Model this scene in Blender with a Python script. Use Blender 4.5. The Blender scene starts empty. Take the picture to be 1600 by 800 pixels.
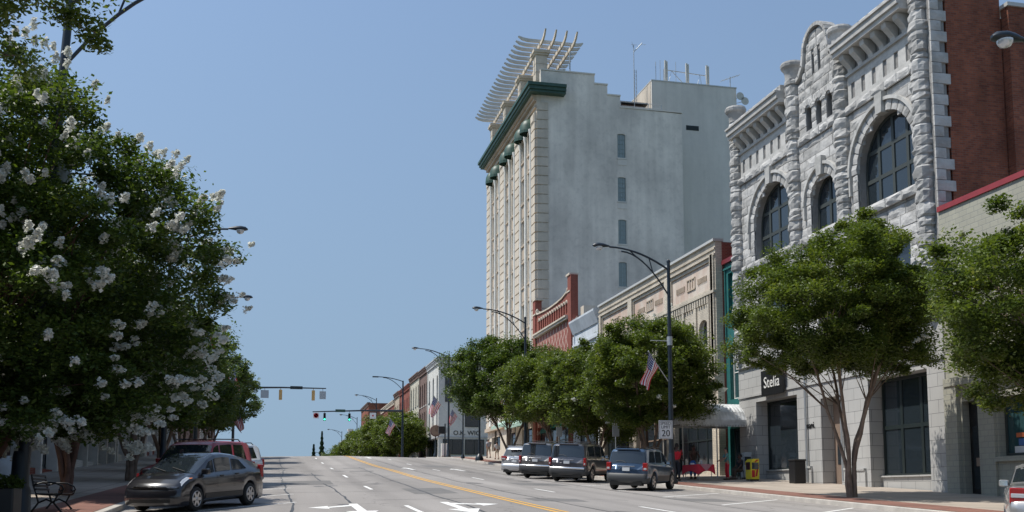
import bpy, bmesh, math, random
import numpy as np
from mathutils import Vector, Matrix
from mathutils.geometry import tessellate_polygon
R=math.radians
sc=bpy.context.scene
COL=sc.collection
# ---------------------------------------------------------------- camera
cd=bpy.data.cameras.new('camera'); cam=bpy.data.objects.new('camera',cd); COL.objects.link(cam)
cd.sensor_width=36; cd.lens=36; cd.shift_y=0.125; cd.clip_start=0.1; cd.clip_end=8000
cam.location=(0,0,0); cam.rotation_euler=(R(90+6.136),0,R(-12.949)); sc.camera=cam
# ---------------------------------------------------------------- sky, sun, exposure
SUN=Vector((-.47,.10,.877)).normalized()
w=bpy.data.worlds.new('World'); sc.world=w; w.use_nodes=True
nt=w.node_tree; sky=nt.nodes.new('ShaderNodeTexSky'); sky.sky_type='NISHITA'; sky.sun_disc=False
sky.sun_elevation=math.asin(SUN.z); sky.sun_rotation=math.atan2(SUN.x,SUN.y)
sky.altitude=200; sky.air_density=1.0; sky.dust_density=.7; sky.ozone_density=2.5
tcs=nt.nodes.new('ShaderNodeTexCoord'); va=nt.nodes.new('ShaderNodeVectorMath'); va.operation='ADD'; va.inputs[1].default_value=(0,0,.22); vn=nt.nodes.new('ShaderNodeVectorMath'); vn.operation='NORMALIZE'
nt.links.new(tcs.outputs['Generated'],va.inputs[0]); nt.links.new(va.outputs[0],vn.inputs[0]); nt.links.new(vn.outputs[0],sky.inputs[0])
bg=nt.nodes['Background']; bg.inputs[1].default_value=0.134
hs=nt.nodes.new('ShaderNodeHueSaturation'); hs.inputs['Saturation'].default_value=.84; tn=nt.nodes.new('ShaderNodeVectorMath'); tn.operation='MULTIPLY'; tn.inputs[1].default_value=(.85,.99,1.0); nt.links.new(sky.outputs[0],tn.inputs[0]); nt.links.new(tn.outputs[0],hs.inputs['Color'])
sp=nt.nodes.new('ShaderNodeSeparateXYZ'); nt.links.new(tcs.outputs['Generated'],sp.inputs[0])
mr0=nt.nodes.new('ShaderNodeMapRange'); mr0.inputs['From Min'].default_value=0; mr0.inputs['From Max'].default_value=.5; mr0.inputs['To Min'].default_value=.85; mr0.inputs['To Max'].default_value=0; nt.links.new(sp.outputs[2],mr0.inputs[0])
# faint high cloud streaks
cm=nt.nodes.new('ShaderNodeMapping'); cm.inputs['Scale'].default_value=(1.2,1.2,5); cn=nt.nodes.new('ShaderNodeTexNoise'); cn.inputs['Scale'].default_value=2.2; cn.inputs['Detail'].default_value=7; nt.links.new(tcs.outputs['Generated'],cm.inputs[0]); nt.links.new(cm.outputs[0],cn.inputs['Vector'])
cr0=nt.nodes.new('ShaderNodeMapRange'); cr0.inputs['From Min'].default_value=.48; cr0.inputs['From Max'].default_value=.8; cr0.inputs['To Min'].default_value=0; cr0.inputs['To Max'].default_value=.26; nt.links.new(cn.outputs['Fac'],cr0.inputs[0])
am=nt.nodes.new('ShaderNodeMath'); am.operation='MAXIMUM'; nt.links.new(mr0.outputs[0],am.inputs[0]); nt.links.new(cr0.outputs[0],am.inputs[1])
mxs=nt.nodes.new('ShaderNodeMix'); mxs.data_type='RGBA'; nt.links.new(am.outputs[0],mxs.inputs[0]); nt.links.new(hs.outputs[0],mxs.inputs[6]); mxs.inputs[7].default_value=(1.45,2.02,2.52,1)
nt.links.new(mxs.outputs[2],bg.inputs[0])
sd=bpy.data.lights.new('sun','SUN'); sd.energy=3.6; sd.angle=R(.53); sd.color=(1,.955,.88)
sun=bpy.data.objects.new('sun',sd); COL.objects.link(sun)
sun.rotation_euler=SUN.to_track_quat('Z','Y').to_euler(); sun.location=(-60,0,90)
sc.view_settings.view_transform='Standard'; sc.view_settings.look='None'
sc.view_settings.exposure=0.45; sc.view_settings.gamma=1; sc.view_settings.use_curve_mapping=False
sc.render.engine='CYCLES'
try:
    sc.cycles.max_bounces=6; sc.cycles.transparent_max_bounces=8
except Exception: pass
# ---------------------------------------------------------------- materials
def newmat(name):
    m=bpy.data.materials.new(name); m.use_nodes=True
    return m,m.node_tree,m.node_tree.nodes['Principled BSDF']
def N(nt,t,**k):
    n=nt.nodes.new(t)
    for a,v in k.items():
        if a.startswith('i_'): n.inputs[int(a[2:])].default_value=v
        else: setattr(n,a,v)
    return n
def rgb(c): return (c[0],c[1],c[2],1)
def paint(name,c,rough=.6,metal=0,coat=0,var=.0,spec=.5,scale=3.):
    m,nt,b=newmat(name); b.inputs['Base Color'].default_value=rgb(c)
    b.inputs['Roughness'].default_value=rough; b.inputs['Metallic'].default_value=metal
    b.inputs['Specular IOR Level'].default_value=spec
    if coat: b.inputs['Coat Weight'].default_value=coat; b.inputs['Coat Roughness'].default_value=.06
    if var:
        tc=N(nt,'ShaderNodeNewGeometry'); no=N(nt,'ShaderNodeTexNoise'); no.inputs['Scale'].default_value=scale; no.inputs['Detail'].default_value=6
        nt.links.new(tc.outputs['Position'],no.inputs['Vector'])
        cr=N(nt,'ShaderNodeValToRGB'); cr.color_ramp.elements[0].position=.3; cr.color_ramp.elements[1].position=.7
        cr.color_ramp.elements[0].color=rgb([x*(1-var) for x in c]); cr.color_ramp.elements[1].color=rgb([min(1,x*(1+var)) for x in c])
        nt.links.new(no.outputs['Fac'],cr.inputs[0]); nt.links.new(cr.outputs[0],b.inputs['Base Color'])
    return m
def wallcoord(nt):
    g=N(nt,'ShaderNodeNewGeometry'); s=N(nt,'ShaderNodeSeparateXYZ'); nt.links.new(g.outputs['Position'],s.inputs[0])
    a=N(nt,'ShaderNodeMath',operation='ADD'); nt.links.new(s.outputs[0],a.inputs[0]); nt.links.new(s.outputs[1],a.inputs[1])
    c=N(nt,'ShaderNodeCombineXYZ'); nt.links.new(a.outputs[0],c.inputs[0]); nt.links.new(s.outputs[2],c.inputs[1])
    return g,c
def masonry(name,c1,c2,mortar,bw=.22,bh=.075,msize=.012,stain=.35,bump=.4,rough=.85,noisebump=0,stretch=True):
    """brick / block wall in world metres, large soft weather stains of its own"""
    m,nt,b=newmat(name); g,c=wallcoord(nt)
    br=N(nt,'ShaderNodeTexBrick'); L=nt.links.new
    L(c.outputs[0],br.inputs['Vector'])
    br.inputs['Scale'].default_value=1; br.inputs['Brick Width'].default_value=bw; br.inputs['Row Height'].default_value=bh
    br.inputs['Mortar Size'].default_value=msize; br.inputs['Mortar Smooth'].default_value=.3; br.inputs['Bias'].default_value=0
    br.inputs['Color1'].default_value=rgb(c1); br.inputs['Color2'].default_value=rgb(c2); br.inputs['Mortar'].default_value=rgb(mortar)
    no=N(nt,'ShaderNodeTexNoise'); no.inputs['Scale'].default_value=.55; no.inputs['Detail'].default_value=8; no.inputs['Roughness'].default_value=.65
    mp=N(nt,'ShaderNodeMapping'); mp.inputs['Scale'].default_value=(1,1,.45) if stretch else (1,1,1)
    L(g.outputs['Position'],mp.inputs[0]); L(mp.outputs[0],no.inputs['Vector'])
    mr=N(nt,'ShaderNodeMapRange'); mr.inputs['From Min'].default_value=.32; mr.inputs['From Max'].default_value=.68
    mr.inputs['To Min'].default_value=1-stain; mr.inputs['To Max'].default_value=1+stain*.35
    L(no.outputs['Fac'],mr.inputs['Value'])
    mx=N(nt,'ShaderNodeVectorMath',operation='MULTIPLY'); L(br.outputs['Color'],mx.inputs[0]); L(mr.outputs[0],mx.inputs[1])
    L(mx.outputs[0],b.inputs['Base Color']); b.inputs['Roughness'].default_value=rough; b.inputs['Specular IOR Level'].default_value=.25
    bp=N(nt,'ShaderNodeBump'); bp.inputs['Strength'].default_value=bump; bp.inputs['Distance'].default_value=.02
    inv=N(nt,'ShaderNodeMath',operation='SUBTRACT'); inv.inputs[0].default_value=1; L(br.outputs['Fac'],inv.inputs[1])
    if noisebump:
        n2=N(nt,'ShaderNodeTexNoise'); n2.inputs['Scale'].default_value=6; n2.inputs['Detail'].default_value=8; L(g.outputs['Position'],n2.inputs['Vector'])
        ma=N(nt,'ShaderNodeMath',operation='MULTIPLY_ADD'); L(n2.outputs['Fac'],ma.inputs[0]); ma.inputs[1].default_value=noisebump; L(inv.outputs[0],ma.inputs[2]); L(ma.outputs[0],bp.inputs['Height'])
    else: L(inv.outputs[0],bp.inputs['Height'])
    L(bp.outputs[0],b.inputs['Normal'])
    return m
def plaster(name,c,stain=.3,bump=.25,scale=.35,vert=.5,c2=None,rough=.9):
    m,nt,b=newmat(name); L=nt.links.new; g=N(nt,'ShaderNodeNewGeometry')
    mp=N(nt,'ShaderNodeMapping'); mp.inputs['Scale'].default_value=(1,1,vert); L(g.outputs['Position'],mp.inputs[0])
    n1=N(nt,'ShaderNodeTexNoise'); n1.inputs['Scale'].default_value=scale; n1.inputs['Detail'].default_value=9; n1.inputs['Roughness'].default_value=.62; L(mp.outputs[0],n1.inputs['Vector'])
    n2=N(nt,'ShaderNodeTexNoise'); n2.inputs['Scale'].default_value=9; n2.inputs['Detail'].default_value=5; L(g.outputs['Position'],n2.inputs['Vector'])
    cr=N(nt,'ShaderNodeValToRGB'); e=cr.color_ramp.elements; e[0].position=.33; e[1].position=.66
    lo=c2 if c2 else [x*(1-stain) for x in c]
    e[0].color=rgb(lo); e[1].color=rgb([min(.85,x*(1+stain*.25)) for x in c]); L(n1.outputs['Fac'],cr.inputs[0])
    m3=N(nt,'ShaderNodeMapping'); m3.inputs['Scale'].default_value=(1.6,1.6,.07); L(g.outputs['Position'],m3.inputs[0]); n3=N(nt,'ShaderNodeTexNoise'); n3.inputs['Scale'].default_value=1.; n3.inputs['Detail'].default_value=6; L(m3.outputs[0],n3.inputs['Vector'])
    r3=N(nt,'ShaderNodeMapRange'); r3.inputs['From Min'].default_value=.35; r3.inputs['From Max'].default_value=.62; r3.inputs['To Min'].default_value=1-stain*.28; r3.inputs['To Max'].default_value=1.03; L(n3.outputs['Fac'],r3.inputs[0])
    n4=N(nt,'ShaderNodeTexNoise'); n4.inputs['Scale'].default_value=1.7; n4.inputs['Detail'].default_value=10; n4.inputs['Roughness'].default_value=.75; L(g.outputs['Position'],n4.inputs['Vector'])
    r4=N(nt,'ShaderNodeMapRange'); r4.inputs['From Min'].default_value=.38; r4.inputs['From Max'].default_value=.5; r4.inputs['To Min'].default_value=1-stain*.3; r4.inputs['To Max'].default_value=1; L(n4.outputs['Fac'],r4.inputs[0])
    q3=N(nt,'ShaderNodeMath',operation='MULTIPLY'); L(r3.outputs[0],q3.inputs[0]); L(r4.outputs[0],q3.inputs[1])
    v3=N(nt,'ShaderNodeVectorMath',operation='MULTIPLY'); L(cr.outputs[0],v3.inputs[0]); L(q3.outputs[0],v3.inputs[1]); L(v3.outputs[0],b.inputs['Base Color'])
    bp=N(nt,'ShaderNodeBump'); bp.inputs['Strength'].default_value=bump; bp.inputs['Distance'].default_value=.02; L(n2.outputs['Fac'],bp.inputs['Height']); L(bp.outputs[0],b.inputs['Normal'])
    b.inputs['Roughness'].default_value=rough; b.inputs['Specular IOR Level'].default_value=.25
    return m
def rockmat(name,c1,c2,scale=1.2,bump=.7):
    m,nt,b=newmat(name); L=nt.links.new; g=N(nt,'ShaderNodeNewGeometry')
    n1=N(nt,'ShaderNodeTexNoise'); n1.inputs['Scale'].default_value=scale; n1.inputs['Detail'].default_value=10; n1.inputs['Roughness'].default_value=.6; L(g.outputs['Position'],n1.inputs['Vector'])
    cr=N(nt,'ShaderNodeValToRGB'); e=cr.color_ramp.elements; e[0].position=.3; e[1].position=.7; e[0].color=rgb(c1); e[1].color=rgb(c2)
    ad=N(nt,'ShaderNodeMath',operation='MULTIPLY_ADD'); L(g.outputs['Random Per Island'],ad.inputs[0]); ad.inputs[1].default_value=.3
    su=N(nt,'ShaderNodeMath',operation='SUBTRACT'); L(n1.outputs['Fac'],su.inputs[0]); su.inputs[1].default_value=.15; L(su.outputs[0],ad.inputs[2]); L(ad.outputs[0],cr.inputs[0])
    L(cr.outputs[0],b.inputs['Base Color'])
    n2=N(nt,'ShaderNodeTexNoise'); n2.inputs['Scale'].default_value=7; n2.inputs['Detail'].default_value=8; L(g.outputs['Position'],n2.inputs['Vector'])
    bp=N(nt,'ShaderNodeBump'); bp.inputs['Strength'].default_value=bump; bp.inputs['Distance'].default_value=.06; L(n2.outputs['Fac'],bp.inputs['Height']); L(bp.outputs[0],b.inputs['Normal'])
    b.inputs['Roughness'].default_value=.9; b.inputs['Specular IOR Level'].default_value=.2
    return m
def leafmat(name,c1,c2,trans=.35,c3=None,tint=(1.3,1.35,.5)):
    m=bpy.data.materials.new(name); m.use_nodes=True; nt=m.node_tree; nt.nodes.clear(); L=nt.links.new
    g=N(nt,'ShaderNodeNewGeometry'); cr=N(nt,'ShaderNodeValToRGB'); e=cr.color_ramp.elements
    e[0].color=rgb(c1); e[1].color=rgb(c2)
    if c3: x=e.new(.93); x.color=rgb(c2); e[-1].color=rgb(c3)
    nz=N(nt,'ShaderNodeTexNoise'); nz.inputs['Scale'].default_value=1.1; nz.inputs['Detail'].default_value=3; L(g.outputs['Position'],nz.inputs['Vector'])
    ma=N(nt,'ShaderNodeMath',operation='MULTIPLY_ADD'); L(nz.outputs['Fac'],ma.inputs[0]); ma.inputs[1].default_value=1.5; ma.inputs[2].default_value=-.6
    mb_=N(nt,'ShaderNodeMath',operation='MULTIPLY_ADD'); L(g.outputs['Random Per Island'],mb_.inputs[0]); mb_.inputs[1].default_value=.75; L(ma.outputs[0],mb_.inputs[2]); mb_.use_clamp=True
    L(mb_.outputs[0],cr.inputs[0])
    d=N(nt,'ShaderNodeBsdfPrincipled'); d.inputs['Roughness'].default_value=.45; d.inputs['Specular IOR Level'].default_value=.35; L(cr.outputs[0],d.inputs['Base Color'])
    t=N(nt,'ShaderNodeBsdfTranslucent'); 
    vm=N(nt,'ShaderNodeVectorMath',operation='MULTIPLY'); L(cr.outputs[0],vm.inputs[0]); vm.inputs[1].default_value=tint; L(vm.outputs[0],t.inputs[0])
    mx=N(nt,'ShaderNodeMixShader'); mx.inputs[0].default_value=trans; L(d.outputs[0],mx.inputs[1]); L(t.outputs[0],mx.inputs[2])
    o=N(nt,'ShaderNodeOutputMaterial'); L(mx.outputs[0],o.inputs[0])
    return m
def glassmat(name,c=(.02,.028,.035),rough=.06,spec=.8):
    m,nt,b=newmat(name); b.inputs['Base Color'].default_value=rgb(c); b.inputs['Roughness'].default_value=rough; b.inputs['Specular IOR Level'].default_value=spec
    g=N(nt,'ShaderNodeNewGeometry'); n=N(nt,'ShaderNodeTexNoise'); n.inputs['Scale'].default_value=.9; nt.links.new(g.outputs['Position'],n.inputs['Vector'])
    bp=N(nt,'ShaderNodeBump'); bp.inputs['Strength'].default_value=.08; bp.inputs['Distance'].default_value=.05; nt.links.new(n.outputs['Fac'],bp.inputs['Height']); nt.links.new(bp.outputs[0],b.inputs['Normal'])
    return m
M={}
M['glass']=glassmat('window_glass'); M['glass_teal']=glassmat('teal_glass',(.03,.07,.075)); M['glass_pale']=glassmat('pale_blind_glass',(.22,.27,.27),.2)
M['white']=paint('white_paint',(.72,.71,.67),.6,var=.08); M['offwhite']=paint('offwhite_paint',(.55,.53,.48),.7,var=.1)
M['darkframe']=paint('dark_frame',(.014,.022,.022),.45); M['greyframe']=paint('grey_frame',(.04,.048,.045),.6)
M['black']=paint('black_paint',(.012,.012,.013),.45); M['rubber']=paint('rubber',(.015,.015,.015),.85)
M['pole']=paint('pole_paint',(.012,.02,.03),.4,var=.2); M['steel']=paint('galvanised_steel',(.42,.44,.45),.45,.6); M['chrome']=paint('chrome',(.75,.75,.76),.15,1)
M['teal_grey']=paint('grey_green_frame',(.22,.27,.26),.6); M['green']=paint('cornice_green',(.03,.075,.055),.5,var=.25); M['awngreen']=paint('awning_green',(.02,.17,.11),.8); M['awnpale']=paint('awning_pale_green',(.32,.45,.38),.85)
M['roof']=paint('roof_gravel',(.18,.18,.17),.95,var=.15); M['tin']=paint('coping_metal',(.5,.5,.48),.55,.2)
M['ashlar']=masonry('painted_ashlar',(.45,.445,.43),(.42,.415,.40),(.18,.18,.18),.95,.5,.012,.14,.3)
M['rock']=rockmat('rock_faced_granite',(.30,.295,.285),(.52,.51,.495),1.6,.45); M['mortar']=rockmat('mortar',(.2,.195,.19),(.3,.29,.28))
M['dressed']=rockmat('dressed_granite',(.36,.355,.34),(.52,.51,.49),2.5,.2)
M['brickdark']=masonry('old_red_brick',(.34,.11,.06),(.2,.062,.04),(.2,.12,.09),.24,.085,.012,.5,.35)
M['brickred']=masonry('red_brick',(.27,.075,.05),(.21,.055,.04),(.27,.16,.13),.24,.085,.010,.2,.3)
M['bricktrim']=masonry('bright_red_brick',(.27,.08,.058),(.22,.065,.047),(.3,.15,.12),.24,.085,.008,.15,.3)
M['painted']=masonry('painted_brick',(.37,.36,.295),(.34,.33,.275),(.28,.28,.25),.40,.2,.014,.14,.4)
M['beige']=masonry('beige_brick',(.62,.55,.45),(.52,.46,.38),(.42,.37,.3),.30,.1,.012,.28,.4)
M['beigepanel']=plaster('beige_panel',(.6,.55,.48),.2,c2=(.5,.36,.29),scale=.9)
M['bluewhite']=plaster('pale_blue_stucco',(.58,.62,.66),.22,scale=.7)
M['cream']=plaster('cream_terracotta',(.60,.53,.44),.2,scale=.6); M['creamdark']=plaster('cream_terracotta_rust',(.50,.41,.32),.25,scale=.6)
M['stucco']=plaster('weathered_grey_stucco',(.76,.70,.62),.34,scale=.2,vert=.8,c2=(.54,.50,.45)); M['stucco2']=plaster('grey_stucco',(.69,.65,.59),.15,scale=.2)
M['whitebrick']=masonry('white_brick',(.66,.65,.61),(.6,.59,.55),(.45,.44,.42),.3,.1,.01,.14,.25)
M['greybrick']=masonry('grey_painted_brick',(.46,.47,.48),(.43,.44,.45),(.33,.34,.35),.3,.1,.01,.14,.25)
M['brown']=masonry('brown_brick',(.22,.15,.13),(.18,.12,.10),(.13,.09,.08),.3,.1,.01,.25,.25)
M['creambrick']=masonry('cream_brick',(.58,.54,.44),(.53,.49,.4),(.42,.4,.33),.3,.1,.01,.2,.25)
M['teal']=paint('teal_paint',(.02,.12,.115),.5,var=.15); M['maroon']=paint('maroon_trim',(.16,.02,.025),.5); M['redcoping']=paint('red_coping',(.26,.03,.035),.5,var=.1)
M['rust']=plaster('brownish_stone',(.3,.22,.17),.3)
# ---------------------------------------------------------------- objects
def tag(o,label=None,cat=None,group=None,kind=None):
    if label: o['label']=label
    if cat: o['category']=cat
    if group: o['group']=group
    if kind: o['kind']=kind
    return o
def empty(name,loc,label,cat,group=None,rz=0):
    o=bpy.data.objects.new(name,None); COL.objects.link(o); o.location=loc; o.rotation_euler=(0,0,rz); o.empty_display_size=.3
    return tag(o,label,cat,group)
class MB:
    def __init__(s): s.v=[]; s.f=[]; s.m=[]; s.sm=[]; s.T=None; s.cuts=[]
    def cut(s):
        if not s.cuts or s.cuts[-1][0]!=len(s.v): s.cuts.append((len(s.v),len(s.f)))
        return s
    def add(s,vs,fs,mi=0,smooth=False):
        b=len(s.v)
        if s.T is not None: vs=[s.T@Vector(p) for p in vs]
        s.v+= [tuple(p) for p in vs]
        for f in fs: s.f.append(tuple(b+i for i in f)); s.m.append(mi); s.sm.append(smooth)
        return s
    def box(s,x0,x1,y0,y1,z0,z1,mi=0):
        return s.add([(x,y,z) for z in (z0,z1) for y in (y0,y1) for x in (x0,x1)],[(0,2,3,1),(4,5,7,6),(0,1,5,4),(2,6,7,3),(0,4,6,2),(1,3,7,5)],mi)
    def bev(s,x0,x1,y0,y1,z0,z1,r=.02,mi=0):
        bm=bmesh.new(); bmesh.ops.create_cube(bm,size=1)
        for v in bm.verts: v.co=Vector(((x0+x1)/2+v.co.x*(x1-x0),(y0+y1)/2+v.co.y*(y1-y0),(z0+z1)/2+v.co.z*(z1-z0)))
        bmesh.ops.bevel(bm,geom=bm.edges[:],offset=r,segments=2,affect='EDGES',profile=.5)
        bm.verts.index_update(); s.add([v.co.copy() for v in bm.verts],[[v.index for v in f.verts] for f in bm.faces],mi); bm.free(); return s
    def tube(s,pts,rad,n=8,mi=0,cap=True,smooth=True):
        pts=[Vector(p) for p in pts]
        if not hasattr(rad,'__len__'): rad=[rad]*len(pts)
        vs=[];fs=[]; up=None
        for i,p in enumerate(pts):
            t=(pts[min(i+1,len(pts)-1)]-pts[max(i-1,0)])
            if t.length<1e-9: t=Vector((0,0,1))
            t.normalize()
            if up is None: up=t.orthogonal().normalized()
            a=(up-t*up.dot(t)); 
            if a.length<1e-6: a=t.orthogonal()
            a.normalize(); up=a; b=t.cross(a)
            for k in range(n):
                an=2*math.pi*k/n; vs.append(p+(a*math.cos(an)+b*math.sin(an))*rad[i])
        for i in range(len(pts)-1):
            for k in range(n): fs.append((i*n+k,i*n+(k+1)%n,(i+1)*n+(k+1)%n,(i+1)*n+k))
        s.add(vs,fs,mi,smooth)
        if cap: s.add(vs[:n],[tuple(range(n))[::-1]],mi); s.add(vs[-n:],[tuple(range(n))],mi)
        return s
    def lathe(s,c,prof,n=16,mi=0,axis='Z',smooth=True):
        vs=[];fs=[];c=Vector(c)
        for r,h in prof:
            for k in range(n):
                a=2*math.pi*k/n; x,y=r*math.cos(a),r*math.sin(a)
                vs.append(c+ (Vector((x,y,h)) if axis=='Z' else Vector((x,h,y)) if axis=='Y' else Vector((h,x,y))))
        for i in range(len(prof)-1):
            for k in range(n): fs.append((i*n+k,i*n+(k+1)%n,(i+1)*n+(k+1)%n,(i+1)*n+k))
        s.add(vs,fs,mi,smooth); s.add(vs[:n],[tuple(range(n))[::-1]],mi); s.add(vs[-n:],[tuple(range(n))],mi); return s
    def prism(s,poly,fn,d0,d1,mi=0):
        """poly list of (a,z); fn(a,z,d) -> point"""
        n=len(poly); tri=tessellate_polygon([[Vector((a,z,0)) for a,z in poly]])
        s.add([fn(a,z,d1) for a,z in poly],tri,mi); s.add([fn(a,z,d0) for a,z in poly],tri,mi)
        s.add([fn(a,z,d1) for a,z in poly]+[fn(a,z,d0) for a,z in poly],[(i,(i+1)%n,n+(i+1)%n,n+i) for i in range(n)],mi); return s
    def build(s,name,mat,parent=None,local=False,origin=None,weld=False):
        if s.cuts:   # several pieces: an object for each
            cs=[(0,0)]+s.cuts+[(len(s.v),len(s.f))]; res=None
            for (v0,f0),(v1,f1) in zip(cs[:-1],cs[1:]):
                if f1>f0:
                    q=MB(); q.v=s.v[v0:v1]; q.f=[tuple(i-v0 for i in f) for f in s.f[f0:f1]]; q.m=s.m[f0:f1]; q.sm=s.sm[f0:f1]
                    o=q.build(name,mat,parent,local,origin,weld); res=res or o
            return res
        me=bpy.data.meshes.new(name); off=Vector((0,0,0))
        if not local:
            if parent is not None: 
                p=parent
                while p is not None: off+=p.location; p=p.parent
            elif origin is not None: off=Vector(origin)
        vs=s.v if off.length==0 else [(p[0]-off.x,p[1]-off.y,p[2]-off.z) for p in s.v]
        me.from_pydata(vs,[],s.f); mats=mat if isinstance(mat,(list,tuple)) else [mat]
        for m in mats: me.materials.append(M[m] if isinstance(m,str) else m)
        me.polygons.foreach_set('material_index',s.m); me.polygons.foreach_set('use_smooth',s.sm)
        bm=bmesh.new(); bm.from_mesh(me)
        if weld: bmesh.ops.remove_doubles(bm,verts=bm.verts,dist=1e-4)
        bmesh.ops.recalc_face_normals(bm,faces=bm.faces); bm.to_mesh(me); bm.free(); me.update()
        o=bpy.data.objects.new(name,me); COL.objects.link(o); o.parent=parent
        if parent is None and origin is not None: o.location=off
        return o
class Fr:
    def __init__(s,o,u,n): s.o=Vector(o); s.u=Vector(u); s.n=Vector(n)
    def __call__(s,a,z,d=0): return s.o+s.u*a+s.n*d+Vector((0,0,z))
    def box(s,mb,a0,a1,z0,z1,d0,d1,mi=0):
        return mb.add([s(a,z,d) for z in (z0,z1) for d in (d0,d1) for a in (a0,a1)],[(0,2,3,1),(4,5,7,6),(0,1,5,4),(2,6,7,3),(0,4,6,2),(1,3,7,5)],mi)
def opening(a0,a1,z0,z1,arch=0,n=14):
    """arch: 0 flat, 1 semicircle springing at z1, or rise in m (<1)"""
    if not arch: return [(a0,z0),(a1,z0),(a1,z1),(a0,z1)]
    r=(a1-a0)/2; h=r if arch==1 else arch; c=(a0+a1)/2
    return [(a0,z0),(a1,z0)]+[(c+r*math.cos(math.pi*k/n),z1+h*math.sin(math.pi*k/n)) for k in range(n+1)]
def wall(mb,fr,outline,holes,t=.35,mi=0,d=0):
    loops=[outline]+holes; flat=[p for l in loops for p in l]
    tri=tessellate_polygon([[Vector((a,z,0)) for a,z in l] for l in loops])
    mb.add([fr(a,z,d) for a,z in flat],tri,mi); mb.add([fr(a,z,d-t) for a,z in flat],tri,mi)
    for l in loops:
        n=len(l); mb.add([fr(a,z,d) for a,z in l]+[fr(a,z,d-t) for a,z in l],[(i,(i+1)%n,n+(i+1)%n,n+i) for i in range(n)],mi)
def window(root,fr,a0,a1,z0,z1,arch=0,d=-.16,cols=2,rows=2,fm='white',gm='glass',fw=.06,sill=None,smat='offwhite',name='window',mw=None):
    f=MB(); mw=mw or fw*.7; top=z1+((a1-a0)/2 if arch==1 else arch)
    out=opening(a0+.004,a1-.004,z0+.004,z1,arch); inn=opening(a0+fw,a1-fw,z0+fw,z1-(0 if arch else fw),arch if arch in(0,1) else max(arch-fw*.3,.02))
    wall(f,fr,out,[inn],.08,0,d)
    def h(a):
        if not arch: return z1-fw
        r=(a1-a0)/2-fw; c=(a0+a1)/2; q=max(0,1-((a-c)/r)**2); return z1+(r if arch==1 else arch)*math.sqrt(q)
    for i in range(1,cols):
        a=a0+(a1-a0)*i/cols; fr.box(f,a-mw/2,a+mw/2,z0+fw,h(a),d-.07,d-.015)
    for j in range(1,rows):
        z=z0+(z1-z0 if arch!=1 else top-z0)*j/rows; 
        if arch==1 and z>z1: 
            hw=math.sqrt(max(0,((a1-a0)/2-fw)**2-(z-z1)**2)); c=(a0+a1)/2; fr.box(f,c-hw,c+hw,z-mw/2,z+mw/2,d-.065,d-.02)
        else: fr.box(f,a0+fw,a1-fw,z-mw/2,z+mw/2,d-.065,d-.02)
    w_=f.build(name,fm,root)
    g=MB(); poly=opening(a0+fw*.4,a1-fw*.4,z0+fw*.4,z1-(0 if arch else fw*.4),arch); g.prism(poly,fr,d-.075,d-.055); 
    p=g.build('pane',gm,w_)
    if sill is not None:
        s_=MB(); fr.box(s_,a0-.1,a1+.1,z0-.16,z0-.003,-.15,sill); s_.build('sill',smat,w_)
    return w_
def ft(x): return x
def copy_tree(o,parent=None,n=0):
    c=o.copy(); COL.objects.link(c)
    if parent is not None: c.parent=parent
    for ch in list(CH.get(o.name,o.children)): copy_tree(ch,c)
    return c
CH={}
# ---------------------------------------------------------------- terrain profile: the street climbs away and crests
PY=np.array([-80,0,25,35,50,63,71,88,102,125,147,170,190,235,300,400,600,1000,2600],float)
PZ=np.array([-4.9,-1.45,-.40,.06,.77,1.5,1.88,2.88,3.75,4.55,5.22,5.85,6.25,6.75,6.8,5.5,0,-15,-60],float)
def prof(y):
    ys=np.array([y-4,y-2,y,y+2,y+4],float); return float(np.interp(ys,PY,PZ).mean())
CX=6.8; HW=10.7
def zroad(x,y): return prof(y)-.018*min(abs(x-CX),HW)
def zwalk(x,y):
    d=abs(x-CX)-HW; return prof(y)-.193+.15+.02*min(max(d,0),6.5)
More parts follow.
